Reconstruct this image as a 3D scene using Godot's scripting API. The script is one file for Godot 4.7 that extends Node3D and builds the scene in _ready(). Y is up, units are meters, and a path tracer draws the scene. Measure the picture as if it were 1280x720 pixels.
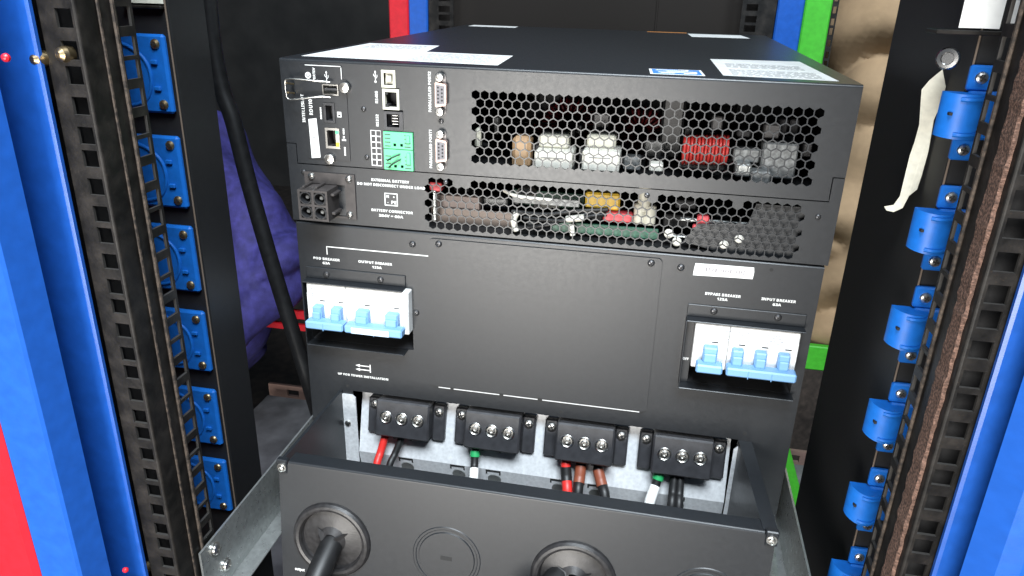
extends Node3D
# Millimetres throughout, measured from the middle of the top front edge of the big unit
# (x to the right, y up, z towards the viewer); FLOOR is how far that edge stands above the floor.
const FLOOR := 820.0
const EYE := Vector3(80.2, 57.4, 559.0)
const FOCAL := 930.58
var off := {}
var used := {}
var M := {}
var font: SystemFont
var lens := Basis(Vector3(0.98045643, 0.02518419, -0.19511779), Vector3(-0.09656629, 0.92568578, -0.36576057), Vector3(0.17140638, 0.3774541, 0.91002651))

class G:
	var v := PackedVector3Array()
	var n := PackedVector3Array()
	var xf := Transform3D.IDENTITY
	func tri(a, b, c, na, nb, nc):
		if xf.basis.determinant() < 0.0:
			v.append(xf * a); v.append(xf * b); v.append(xf * c)
			n.append(xf.basis * na); n.append(xf.basis * nb); n.append(xf.basis * nc)
			return
		v.append(xf * a); v.append(xf * c); v.append(xf * b)
		n.append(xf.basis * na); n.append(xf.basis * nc); n.append(xf.basis * nb)
	func poly(p: Array, hint: Vector3):
		var nn: Vector3 = (p[1] - p[0]).cross(p[2] - p[0])
		if nn.length() < 1e-9 and p.size() > 3:
			nn = (p[2] - p[0]).cross(p[3] - p[0])
		nn = nn.normalized()
		var q := p
		if nn.dot(hint) < 0.0:
			nn = -nn
			q = p.duplicate()
			q.reverse()
		for i in range(1, q.size() - 1):
			tri(q[0], q[i], q[i + 1], nn, nn, nn)
	func box(a: Vector3, b: Vector3, bev := 0.0):
		var c := (a + b) * 0.5
		var h := (b - a).abs() * 0.5
		var e: float = min(bev, min(h.x, min(h.y, h.z)) * 0.9)
		for k in 3:
			var l := (k + 1) % 3
			var m := (k + 2) % 3
			for s in [-1.0, 1.0]:
				var p := []
				for q in [[-1, -1], [1, -1], [1, 1], [-1, 1]]:
					var t := Vector3.ZERO
					t[k] = s * h[k]; t[l] = q[0] * (h[l] - e); t[m] = q[1] * (h[m] - e)
					p.append(c + t)
				var hn := Vector3.ZERO
				hn[k] = s
				poly(p, hn)
		if e <= 0.0:
			return
		for k in 3:
			var l := (k + 1) % 3
			var m := (k + 2) % 3
			for s in [-1.0, 1.0]:
				for r in [-1.0, 1.0]:
					var p := []
					for w in [[-1.0, 0], [1.0, 0], [1.0, 1], [-1.0, 1]]:
						var t := Vector3.ZERO
						t[m] = w[0] * (h[m] - e)
						t[k] = s * (h[k] - (e if w[1] == 1 else 0.0))
						t[l] = r * (h[l] - (0.0 if w[1] == 1 else e))
						p.append(c + t)
					var hn := Vector3.ZERO
					hn[k] = s; hn[l] = r
					poly(p, hn)
		for sx in [-1.0, 1.0]:
			for sy in [-1.0, 1.0]:
				for sz in [-1.0, 1.0]:
					var p := []
					for k in 3:
						var t := Vector3(sx * (h.x - e), sy * (h.y - e), sz * (h.z - e))
						t[k] = [sx, sy, sz][k] * h[k]
						p.append(c + t)
					poly(p, Vector3(sx, sy, sz))
	# turned shape: profile of (radius, height) along axis dir from at
	func lathe(at: Vector3, dir: Vector3, prof: Array, seg := 16, turn := 0.0):
		var d := dir.normalized()
		var u := d.cross(Vector3.UP if abs(d.y) < 0.9 else Vector3.RIGHT).normalized()
		var w := d.cross(u)
		for i in prof.size() - 1:
			var a: Vector2 = prof[i]
			var b: Vector2 = prof[i + 1]
			var t := (b - a)
			if t.length() < 1e-6:
				continue
			t = t.normalized()
			for j in seg:
				var a0 := TAU * (j + turn) / seg
				var a1 := TAU * (j + 1 + turn) / seg
				var r0 := u * cos(a0) + w * sin(a0)
				var r1 := u * cos(a1) + w * sin(a1)
				var n0 := (r0 * t.y - d * t.x)
				var n1 := (r1 * t.y - d * t.x)
				if seg <= 6:
					n0 = (n0 + n1).normalized()
					n1 = n0
				var p00 := at + r0 * a.x + d * a.y
				var p01 := at + r1 * a.x + d * a.y
				var p10 := at + r0 * b.x + d * b.y
				var p11 := at + r1 * b.x + d * b.y
				if a.x > 1e-6: tri(p00, p01, p11, n0, n1, n1)
				if b.x > 1e-6: tri(p00, p11, p10, n0, n1, n0)
	func cyl(a: Vector3, b: Vector3, r: float, seg := 16, ch := 0.0):
		var l := (b - a).length()
		lathe(a, b - a, [Vector2(0, 0), Vector2(r - ch, 0), Vector2(r, ch), Vector2(r, l - ch), Vector2(r - ch, l), Vector2(0, l)], seg)
	func tube(pts: Array, r: float, seg := 12, close := true):
		var c := Curve3D.new()
		for i in pts.size():
			var t: Vector3 = (pts[min(i + 1, pts.size() - 1)] - pts[max(i - 1, 0)]) / 6.0
			c.add_point(pts[i], -t, t)
		var l := c.get_baked_length()
		var k := int(max(4.0, min(90.0, l / (r * 0.7))))
		var ring := []
		var u := Vector3.ZERO
		for i in k + 1:
			var p := c.sample_baked(l * i / k, true)
			var q := c.sample_baked(min(l, l * i / k + l * 0.01), true)
			var q0 := c.sample_baked(max(0.0, l * i / k - l * 0.01), true)
			var d := (q - q0).normalized()
			if u == Vector3.ZERO:
				u = d.cross(Vector3(0.3, 0.5, 0.8)).normalized()
			u = (u - d * u.dot(d)).normalized()
			var w := d.cross(u)
			var row := []
			for j in seg:
				var a := TAU * j / seg
				row.append([p + (u * cos(a) + w * sin(a)) * r, u * cos(a) + w * sin(a)])
			ring.append(row)
		for i in k:
			for j in seg:
				var a = ring[i][j]
				var b = ring[i][(j + 1) % seg]
				var cc = ring[i + 1][(j + 1) % seg]
				var d = ring[i + 1][j]
				tri(a[0], b[0], cc[0], a[1], b[1], cc[1])
				tri(a[0], cc[0], d[0], a[1], cc[1], d[1])
		if close:
			for e in [0, k]:
				var p := []
				for j in seg: p.append(ring[e][j][0])
				poly(p, (pts[0] - pts[1]) if e == 0 else (pts[-1] - pts[-2]))
	# outline in x, y given thickness z0..z1
	func prism(p2: Array, z0: float, z1: float):
		var pk := PackedVector2Array(p2)
		var ix := Geometry2D.triangulate_polygon(pk)
		for i in range(0, ix.size(), 3):
			for z in [z0, z1]:
				poly([Vector3(pk[ix[i]].x, pk[ix[i]].y, z), Vector3(pk[ix[i + 1]].x, pk[ix[i + 1]].y, z), Vector3(pk[ix[i + 2]].x, pk[ix[i + 2]].y, z)], Vector3(0, 0, z - (z0 + z1) * 0.5))
		var cw := Geometry2D.is_polygon_clockwise(pk)
		for i in pk.size():
			var a := pk[i]
			var b := pk[(i + 1) % pk.size()]
			var o := (b - a).orthogonal() * (1.0 if cw else -1.0)
			poly([Vector3(a.x, a.y, z0), Vector3(b.x, b.y, z0), Vector3(b.x, b.y, z1), Vector3(a.x, a.y, z1)], Vector3(o.x, o.y, 0) * -1.0 if false else Vector3(-o.x, -o.y, 0) * -1.0)
	# sheet between z0 (back) and z1 (front) with rectangular openings [x0, y0, x1, y1]
	func panel(x0: float, y0: float, x1: float, y1: float, z0: float, z1: float, holes: Array, cut: G = null):
		var e: G = cut if cut else self
		e.xf = xf
		var xs := [x0, x1]
		var ys := [y0, y1]
		for h in holes:
			for t in [h[0], h[2]]:
				if t > x0 and t < x1 and not xs.has(t): xs.append(t)
			for t in [h[1], h[3]]:
				if t > y0 and t < y1 and not ys.has(t): ys.append(t)
		xs.sort(); ys.sort()
		var open := func(i, j):
			if i < 0 or j < 0 or i >= xs.size() - 1 or j >= ys.size() - 1:
				return true
			var cx: float = (xs[i] + xs[i + 1]) * 0.5
			var cy: float = (ys[j] + ys[j + 1]) * 0.5
			for h in holes:
				if cx > h[0] and cx < h[2] and cy > h[1] and cy < h[3]:
					return true
			return false
		for i in xs.size() - 1:
			for j in ys.size() - 1:
				if open.call(i, j):
					continue
				var a := Vector3(xs[i], ys[j], 0)
				var b := Vector3(xs[i + 1], ys[j + 1], 0)
				for z in [z0, z1]:
					poly([Vector3(a.x, a.y, z), Vector3(b.x, a.y, z), Vector3(b.x, b.y, z), Vector3(a.x, b.y, z)], Vector3(0, 0, 1 if z == z1 else -1))
				if open.call(i - 1, j): e.poly([Vector3(a.x, a.y, z0), Vector3(a.x, a.y, z1), Vector3(a.x, b.y, z1), Vector3(a.x, b.y, z0)], Vector3.LEFT)
				if open.call(i + 1, j): e.poly([Vector3(b.x, a.y, z0), Vector3(b.x, a.y, z1), Vector3(b.x, b.y, z1), Vector3(b.x, b.y, z0)], Vector3.RIGHT)
				if open.call(i, j - 1): e.poly([Vector3(a.x, a.y, z0), Vector3(b.x, a.y, z0), Vector3(b.x, a.y, z1), Vector3(a.x, a.y, z1)], Vector3.DOWN)
				if open.call(i, j + 1): e.poly([Vector3(a.x, b.y, z0), Vector3(b.x, b.y, z0), Vector3(b.x, b.y, z1), Vector3(a.x, b.y, z1)], Vector3.UP)
	# inside of a socket: five faces open to the front
	func cav(x0: float, y0: float, x1: float, y1: float, zf: float, deep: float):
		var z := zf - deep
		poly([Vector3(x0, y0, z), Vector3(x1, y0, z), Vector3(x1, y1, z), Vector3(x0, y1, z)], Vector3(0, 0, 1))
		poly([Vector3(x0, y0, z), Vector3(x0, y1, z), Vector3(x0, y1, zf), Vector3(x0, y0, zf)], Vector3.RIGHT)
		poly([Vector3(x1, y0, z), Vector3(x1, y1, z), Vector3(x1, y1, zf), Vector3(x1, y0, zf)], Vector3.LEFT)
		poly([Vector3(x0, y0, z), Vector3(x1, y0, z), Vector3(x1, y0, zf), Vector3(x0, y0, zf)], Vector3.UP)
		poly([Vector3(x0, y1, z), Vector3(x1, y1, z), Vector3(x1, y1, zf), Vector3(x0, y1, zf)], Vector3.DOWN)
	# bent sheet: open outline in (y, z) carried along x, or any plane through xf
	func fold(pts: Array, x0: float, x1: float, th: float):
		for i in pts.size() - 1:
			var a: Vector2 = pts[i]
			var b: Vector2 = pts[i + 1]
			var o := (b - a).orthogonal().normalized() * th
			var q := [a, b, b + o, a + o]
			var c := (a + b + o) * 0.5
			for j in 4:
				var s: Vector2 = q[j]
				var t: Vector2 = q[(j + 1) % 4]
				var m := (s + t) * 0.5 - (c if j % 2 == 1 or true else c)
				poly([Vector3(x0, s.x, s.y), Vector3(x1, s.x, s.y), Vector3(x1, t.x, t.y), Vector3(x0, t.x, t.y)], Vector3(0, m.x, m.y))
			for x in [x0, x1]:
				var p := []
				for s in q: p.append(Vector3(x, s.x, s.y))
				poly(p, Vector3(-1 if x == x0 else 1, 0, 0))
	func mesh(m: ArrayMesh = null) -> ArrayMesh:
		var o := m if m else ArrayMesh.new()
		var a := []
		a.resize(Mesh.ARRAY_MAX)
		var s := PackedVector3Array()
		s.resize(v.size())
		for i in v.size(): s[i] = v[i] * 0.001
		a[Mesh.ARRAY_VERTEX] = s
		a[Mesh.ARRAY_NORMAL] = n
		o.add_surface_from_arrays(Mesh.PRIMITIVE_TRIANGLES, a)
		return o

# where the line of sight through a pixel of the photograph meets the plane z (in mm)
func P(u: float, w: float, z: float) -> Vector3:
	var d := lens * Vector3((u - 640.0) / FOCAL, -(w - 360.0) / FOCAL, -1.0)
	return EYE + d * ((z - EYE.z) / d.z)

func numbered(called: String) -> String:
	used[called] = used.get(called, -1) + 1
	return called if used[called] == 0 else "%s_%03d" % [called, used[called]]

func thing(called: String, label: String, category: String, base: Vector3, group := "") -> Node3D:
	var o := Node3D.new()
	o.name = numbered(called)
	add_child(o)
	o.position = (base + Vector3(0, FLOOR, 0)) * 0.001
	off[o] = base
	o.set_meta("label", label)
	o.set_meta("category", category)
	if group: o.set_meta("group", group)
	return o

func put(parent: Node3D, called: String, mesh: Mesh, mats: Array, at := Vector3.ZERO, turn := Basis.IDENTITY) -> MeshInstance3D:
	var o := MeshInstance3D.new()
	o.mesh = mesh
	o.name = called
	parent.add_child(o, true)
	o.transform = Transform3D(turn, (at - off[parent]) * 0.001)
	off[o] = at
	for i in mesh.get_surface_count():
		o.set_surface_override_material(i, mats[min(i, mats.size() - 1)])
	return o

func part(parent: Node3D, called: String, g: G, m: Material) -> MeshInstance3D:
	return put(parent, called, g.mesh(), [m])

func struct(called: String, g: G, m: Material) -> MeshInstance3D:
	var o := MeshInstance3D.new()
	o.mesh = g.mesh()
	o.name = called
	add_child(o)
	o.position = Vector3(0, FLOOR * 0.001, 0)
	off[o] = Vector3.ZERO
	o.set_surface_override_material(0, m)
	o.set_meta("kind", "structure")
	return o

func text(parent: Node3D, s: String, at: Vector3, width: float, high: float, m: Material, deg := 0.0, turn := Basis.IDENTITY):
	var t := TextMesh.new()
	t.font = font
	t.text = s
	t.font_size = 24
	t.pixel_size = high * 0.001 / (0.72 * 24)
	t.depth = 0.00012
	t.curve_step = 1.0
	var wd := t.get_aabb().size.x * 1000.0
	var sx := width / wd if width > 0.0 and wd > 0.0 else 1.0
	var o := MeshInstance3D.new()
	o.mesh = t
	o.name = "lettering"
	parent.add_child(o, true)
	o.transform = Transform3D(turn * Basis(Vector3(0, 0, 1), deg_to_rad(deg)) * Basis.from_scale(Vector3(sx, 1, 1)), (at + turn.z * 0.15 - off[parent]) * 0.001)
	o.material_override = m
	o.set_surface_override_material(0, m)

func noise_img(size: int, freq: float, oct: int, sd: int, lo: float, hi: float, kind := FastNoiseLite.TYPE_SIMPLEX_SMOOTH) -> Image:
	var f := FastNoiseLite.new()
	f.seed = sd
	f.noise_type = kind
	f.frequency = freq
	f.fractal_octaves = oct
	var im := f.get_seamless_image(size, size, false, false, 0.1)
	im.convert(Image.FORMAT_L8)
	var o := Image.create(size, size, false, Image.FORMAT_RGB8)
	for y in size:
		for x in size:
			var q := lo + (hi - lo) * im.get_pixel(x, y).r
			o.set_pixel(x, y, Color(q, q, q))
	return o

func mat(c: Color, rough: float, metal := 0.0, alb: Texture2D = null, sc := 10.0, nor: Texture2D = null, ns := 0.3, rgh: Texture2D = null, spec := 0.5) -> StandardMaterial3D:
	var m := StandardMaterial3D.new()
	m.albedo_color = c
	m.roughness = rough
	m.metallic = metal
	m.metallic_specular = spec
	m.cull_mode = BaseMaterial3D.CULL_DISABLED
	if alb or nor or rgh:
		m.uv1_triplanar = true
		m.uv1_scale = Vector3.ONE * sc
	if alb: m.albedo_texture = alb
	if rgh: m.roughness_texture = rgh
	if nor:
		m.normal_enabled = true
		m.normal_texture = nor
		m.normal_scale = ns
	return m

func lin(r: float, g: float, b: float) -> Color:
	return Color(r, g, b).linear_to_srgb()

func hex(c: Vector2, r: float) -> PackedVector2Array:
	var p := PackedVector2Array()
	for k in 6: p.append(c + Vector2.from_angle(PI / 6 + k * PI / 3) * r)
	return p

# sheet of hexagonal openings filling the rectangle exactly
func grille(x0: float, y0: float, x1: float, y1: float, z0: float, z1: float, pitch: float, hole: float, cells: Dictionary, sx: float, sy: float, odd: float) -> G:
	var g := G.new()
	var rect := PackedVector2Array([Vector2(x0, y0), Vector2(x1, y0), Vector2(x1, y1), Vector2(x0, y1)])
	var rp := pitch * 0.8660254
	for r in range(-4, 14):
		for k in range(-4, 60):
			var c := Vector2(sx + k * pitch + (odd if posmod(r, 2) == 1 else 0.0), sy - r * rp)
			var outer := hex(c, pitch / sqrt(3.0))
			if cells.has(Vector2i(k, r)):
				var inner := hex(c, hole / sqrt(3.0))
				for i in 6:
					var a := inner[i]
					var b := inner[(i + 1) % 6]
					var d := outer[(i + 1) % 6]
					var e := outer[i]
					for z in [z0, z1]:
						g.poly([Vector3(a.x, a.y, z), Vector3(b.x, b.y, z), Vector3(d.x, d.y, z), Vector3(e.x, e.y, z)], Vector3(0, 0, 1 if z == z1 else -1))
					var m := c - (a + b) * 0.5
					g.poly([Vector3(a.x, a.y, z0), Vector3(b.x, b.y, z0), Vector3(b.x, b.y, z1), Vector3(a.x, a.y, z1)], Vector3(m.x, m.y, 0))
			else:
				for q in Geometry2D.intersect_polygons(outer, rect):
					var fr := []
					var bk := []
					for t in q:
						fr.append(Vector3(t.x, t.y, z1)); bk.append(Vector3(t.x, t.y, z0))
					g.poly(fr, Vector3(0, 0, 1))
					g.poly(bk, Vector3(0, 0, -1))
	return g

# one continuous body: tapered capsules joined smoothly, meshed as surface nets; bones are [a, b, ra, rb]
func body(bones: Array, cell: float, blend: float, fold_noise: FastNoiseLite, amp: float, stretch: Vector3) -> G:
	var lo := Vector3(1e9, 1e9, 1e9)
	var hi := -lo
	for b in bones:
		for e in 2:
			var r: float = b[2 + e] + amp + cell * 2.0
			lo = lo.min(b[e] - Vector3.ONE * r)
			hi = hi.max(b[e] + Vector3.ONE * r)
	var nx := int((hi.x - lo.x) / cell) + 2
	var ny := int((hi.y - lo.y) / cell) + 2
	var nz := int((hi.z - lo.z) / cell) + 2
	var f := PackedFloat32Array()
	f.resize(nx * ny * nz)
	f.fill(1e3)
	for b in bones:
		var ra: float = b[2]
		var rb: float = b[3]
		var rm: float = max(ra, rb) + blend * 2.0 + cell * 2.0 + amp
		var pa: Vector3 = b[0]
		var ab: Vector3 = b[1] - b[0]
		var l2: float = max(ab.length_squared(), 1e-6)
		var l := ((pa.min(b[1]) - lo - Vector3.ONE * rm) / cell).floor().max(Vector3.ZERO)
		var h := ((pa.max(b[1]) - lo + Vector3.ONE * rm) / cell).ceil()
		for k in range(int(l.z), min(nz, int(h.z) + 1)):
			for j in range(int(l.y), min(ny, int(h.y) + 1)):
				for i in range(int(l.x), min(nx, int(h.x) + 1)):
					var p := lo + Vector3(i, j, k) * cell
					var t: float = clamp((p - pa).dot(ab) / l2, 0.0, 1.0)
					var d: float = (p - pa - ab * t).length() - lerp(ra, rb, t)
					var q := (k * ny + j) * nx + i
					var o := f[q]
					var hh: float = max(blend - abs(o - d), 0.0) / blend
					f[q] = min(o, d) - hh * hh * blend * 0.25
	if amp > 0.0:
		for k in nz:
			for j in ny:
				for i in nx:
					var q := (k * ny + j) * nx + i
					if abs(f[q]) < cell * 2.5 + amp:
						var p := lo + Vector3(i, j, k) * cell
						f[q] += amp * fold_noise.get_noise_3dv(p * stretch)
	var at := {}
	var pos := PackedVector3Array()
	var nor := PackedVector3Array()
	for k in nz - 1:
		for j in ny - 1:
			for i in nx - 1:
				var q := (k * ny + j) * nx + i
				var s0 := f[q] < 0.0
				var any := false
				for c in range(1, 8):
					if (f[q + (c & 1) + ((c >> 1) & 1) * nx + (c >> 2) * nx * ny] < 0.0) != s0:
						any = true
						break
				if not any: continue
				var sum := Vector3.ZERO
				var cnt := 0
				var gr := Vector3.ZERO
				for c in 8:
					var vc := f[q + (c & 1) + ((c >> 1) & 1) * nx + (c >> 2) * nx * ny]
					gr += Vector3(1 if c & 1 else -1, 1 if c & 2 else -1, 1 if c & 4 else -1) * vc
					for ax in [1, 2, 4]:
						if c & ax: continue
						var c2: int = c | ax
						var v2 := f[q + (c2 & 1) + ((c2 >> 1) & 1) * nx + (c2 >> 2) * nx * ny]
						if (vc < 0.0) == (v2 < 0.0): continue
						var t := vc / (vc - v2)
						var a := Vector3(c & 1, (c >> 1) & 1, c >> 2)
						var b := Vector3(c2 & 1, (c2 >> 1) & 1, c2 >> 2)
						sum += a.lerp(b, t)
						cnt += 1
				at[q] = pos.size()
				pos.append(lo + (Vector3(i, j, k) + sum / cnt) * cell)
				nor.append(gr.normalized())
	var g := G.new()
	for q in at:
		var i: int = q % nx
		var j: int = (q / nx) % ny
		var k: int = q / (nx * ny)
		for ax in 3:
			var st: int = [1, nx, nx * ny][ax]
			if (f[q] < 0.0) == (f[q + st] < 0.0): continue
			var s1: int = [nx, nx * ny, 1][ax]
			var s2: int = [nx * ny, 1, nx][ax]
			if not (at.has(q - s1) and at.has(q - s2) and at.has(q - s1 - s2)): continue
			var w := [at[q], at[q - s1], at[q - s1 - s2], at[q - s2]]
			if f[q] < 0.0: w.reverse()
			g.tri(pos[w[0]], pos[w[2]], pos[w[1]], nor[w[0]], nor[w[2]], nor[w[1]])
			g.tri(pos[w[0]], pos[w[3]], pos[w[2]], nor[w[0]], nor[w[3]], nor[w[2]])
	return g

var screw_mesh: ArrayMesh
var screw_big: ArrayMesh
func make_screws():
	for big in [0, 1]:
		var r := 3.0 if big == 0 else 4.4
		var g := G.new()
		g.lathe(Vector3.ZERO, Vector3(0, 0, 1), [Vector2(r, 0), Vector2(r, 0.5), Vector2(r * 0.86, 1.3), Vector2(r * 0.55, 1.8), Vector2(0, 2.0)], 14)
		var m := g.mesh()
		var c := G.new()
		for t in 2:
			c.xf = Transform3D(Basis(Vector3(0, 0, 1), t * PI / 2 + 0.4), Vector3.ZERO)
			c.box(Vector3(-r * 0.55, -r * 0.13, 1.2), Vector3(r * 0.55, r * 0.13, 2.03 + 0.01 * t))
		c.mesh(m)
		if big == 0: screw_mesh = m
		else: screw_big = m

func screw(parent: Node3D, at: Vector3, m: Material, s := 1.0, turn := Basis.IDENTITY):
	put(parent, "screw", screw_mesh, [m, M.pit], at, turn * Basis(Vector3(0, 0, 1), at.x * 0.37 + at.y) * Basis.from_scale(Vector3.ONE * s))

# EIA hole pattern: centres of square openings between two heights
func eia(y0: float, y1: float) -> Array:
	var o := []
	for u in range(-24, 24):
		for d in [0.0, -15.875, -31.75]:
			var y: float = 7.0 + u * 44.45 + d
			if y > y0 and y < y1: o.append(y)
	return o

func make_materials():
	var fine := ImageTexture.create_from_image(noise_img(512, 0.09, 3, 3, 0.0, 1.0))
	var bump := noise_img(512, 0.11, 2, 5, 0.0, 1.0)
	bump.bump_map_to_normal_map(3.0)
	var grain := ImageTexture.create_from_image(bump)
	var blot := ImageTexture.create_from_image(noise_img(512, 0.012, 5, 8, 0.72, 1.0))
	var even := ImageTexture.create_from_image(noise_img(512, 0.012, 4, 8, 0.9, 1.0))
	var sheen := ImageTexture.create_from_image(noise_img(512, 0.015, 4, 26, 0.86, 1.0))
	var smear := ImageTexture.create_from_image(noise_img(512, 0.02, 5, 21, 0.55, 1.0))
	var spangle := ImageTexture.create_from_image(noise_img(512, 0.03, 2, 13, 0.86, 1.0, FastNoiseLite.TYPE_CELLULAR))
	var weave := noise_img(512, 0.16, 2, 33, 0.0, 1.0)
	weave.bump_map_to_normal_map(4.0)
	var weave_t := ImageTexture.create_from_image(weave)
	M.coat = mat(lin(0.015, 0.017, 0.020), 0.40, 0.0, even, 26.0, grain, 0.12, sheen, 0.52)
	M.coat_top = M.coat
	M.coat_dark = mat(lin(0.022, 0.022, 0.024), 0.6, 0.0, blot, 9.0, grain, 0.3)
	M.rail = mat(lin(0.030, 0.0255, 0.022), 0.52, 0.0, dust_tex(41, 0.02), 5.0, grain, 0.06, sheen, 0.4)
	M.panel_black = mat(lin(0.016, 0.016, 0.017), 0.5, 0.0, even, 20.0, grain, 0.08, null, 0.4)
	M.cut_edge = mat(lin(0.06, 0.056, 0.052), 0.5, 0.3, even, 20.0)
	M.worn = mat(lin(0.20, 0.15, 0.115), 0.7, 0.0, dust_tex(77, 0.12), 16.0)
	M.inside = mat(lin(0.02, 0.02, 0.022), 0.7)
	M.zinc = mat(lin(0.84, 0.86, 0.88), 0.5, 0.3, spangle, 16.0, grain, 0.06, sheen)
	M.zinc_dull = mat(lin(0.50, 0.52, 0.51), 0.42, 0.75, spangle, 12.0, grain, 0.08, smear)
	M.steel = mat(lin(0.66, 0.65, 0.62), 0.28, 1.0)
	M.bolt_dark = mat(lin(0.30, 0.30, 0.30), 0.25, 1.0)
	M.brass = mat(lin(0.55, 0.42, 0.24), 0.35, 1.0)
	M.dark_screw = mat(lin(0.12, 0.12, 0.125), 0.35, 0.9)
	M.pit = mat(lin(0.015, 0.015, 0.015), 0.8)
	M.ink = mat(lin(0.78, 0.78, 0.76), 0.6)
	M.ink_grey = mat(lin(0.16, 0.16, 0.165), 0.6)
	M.ink_dark = mat(lin(0.05, 0.05, 0.055), 0.6)
	M.paper = mat(lin(0.84, 0.84, 0.82), 0.55, 0.0, even, 9.0)
	M.paper_old = mat(lin(0.80, 0.78, 0.66), 0.75, 0.0, even, 30.0, weave_t, 0.1)
	M.blue_label = mat(lin(0.06, 0.22, 0.55), 0.4)
	M.orange = mat(lin(0.55, 0.22, 0.06), 0.5)
	M.clip = mat(lin(0.010, 0.15, 0.58), 0.42, 0.0, even, 20.0, grain, 0.04, null, 0.38)
	M.post_blue = mat(lin(0.014, 0.10, 0.45), 0.36, 0.0, even, 14.0, grain, 0.05, sheen)
	M.post_red = mat(lin(0.62, 0.012, 0.025), 0.4, 0.0, even, 14.0, grain, 0.05)
	M.post_green = mat(lin(0.06, 0.46, 0.03), 0.42, 0.0, even, 14.0, grain, 0.05)
	M.breaker = mat(lin(0.82, 0.82, 0.80), 0.42, 0.0, even, 12.0)
	M.toggle = mat(lin(0.17, 0.34, 0.58), 0.45)
	M.strip = mat(lin(0.55, 0.68, 0.82), 0.3)
	M.black_plastic = mat(lin(0.045, 0.045, 0.05), 0.45, 0.0, blot, 14.0, grain, 0.15)
	M.brown_plastic = mat(lin(0.055, 0.047, 0.045), 0.55, 0.0, blot, 14.0, grain, 0.2)
	M.rubber = mat(lin(0.035, 0.033, 0.034), 0.42, 0.0, smear, 14.0, grain, 0.2)
	M.cable = mat(lin(0.016, 0.016, 0.017), 0.48, 0.0, smear, 10.0)
	M.red_wire = mat(lin(0.62, 0.025, 0.02), 0.45)
	M.brown_wire = mat(lin(0.22, 0.06, 0.03), 0.45)
	M.green_sleeve = mat(lin(0.02, 0.32, 0.10), 0.45)
	M.white_tape = mat(lin(0.78, 0.78, 0.76), 0.5)
	M.ivory = mat(lin(0.62, 0.60, 0.50), 0.5)
	M.terminal_green = mat(lin(0.10, 0.55, 0.25), 0.42)
	M.pcb = mat(lin(0.015, 0.16, 0.09), 0.45, 0.0, smear, 30.0)
	M.coil_red = mat(lin(0.42, 0.03, 0.025), 0.35)
	M.coil_dark = mat(lin(0.10, 0.008, 0.01), 0.4)
	M.coil_tan = mat(lin(0.42, 0.27, 0.15), 0.5)
	M.yellow = mat(lin(0.70, 0.45, 0.05), 0.5)
	M.pink = mat(lin(0.62, 0.07, 0.08), 0.5)
	M.part_white = mat(lin(0.78, 0.76, 0.68), 0.5)
	M.part_dark = mat(lin(0.07, 0.068, 0.07), 0.5, 0.2)
	M.part_grey = mat(lin(0.30, 0.31, 0.31), 0.45, 0.3, smear, 20.0)
	M.floor = mat(lin(0.05, 0.036, 0.028), 0.7, 0.0, smear, 3.0)
	M.base_grey = mat(lin(0.22, 0.22, 0.23), 0.5, 0.0, blot, 3.0)
	M.wall = mat(lin(0.034, 0.031, 0.028), 0.6, 0.0, blot, 1.0)
	M.door = mat(lin(0.020, 0.017, 0.015), 0.5, 0.0, null, 1.0, null, 0.0, null, 0.25)
	M.rust = mat(lin(0.38, 0.215, 0.155), 0.95, 0.0, ImageTexture.create_from_image(noise_img(512, 0.06, 5, 61, 0.25, 1.0)), 14.0, weave_t, 1.0)
	M.khaki = mat(lin(0.42, 0.285, 0.165), 0.85, 0.0, even, 8.0, weave_t, 0.25)
	M.shirt = mat(lin(0.055, 0.05, 0.28), 0.8, 0.0, smear, 5.0, weave_t, 0.2)
	M.trousers = mat(lin(0.03, 0.022, 0.018), 0.85)
	M.skin = mat(lin(0.42, 0.24, 0.16), 0.5)
	M.hair = mat(lin(0.015, 0.012, 0.01), 0.5)

# flat paint with specks of dust and worn spots
func dust_tex(sd: int, dens: float) -> ImageTexture:
	var im := noise_img(512, 0.022, 6, sd, 0.22, 0.95)
	var r := RandomNumberGenerator.new()
	r.seed = sd
	for i in int(512 * 512 * dens):
		var x := r.randi_range(0, 510)
		var y := r.randi_range(0, 510)
		if im.get_pixel(x, y).r > 0.55:
			var q := r.randf_range(0.7, 1.0)
			im.set_pixel(x, y, Color(q, q * 0.93, q * 0.86))
			if r.randf() < 0.4: im.set_pixel(x + 1, y, Color(q, q * 0.93, q * 0.86))
	return ImageTexture.create_from_image(im)

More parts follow.
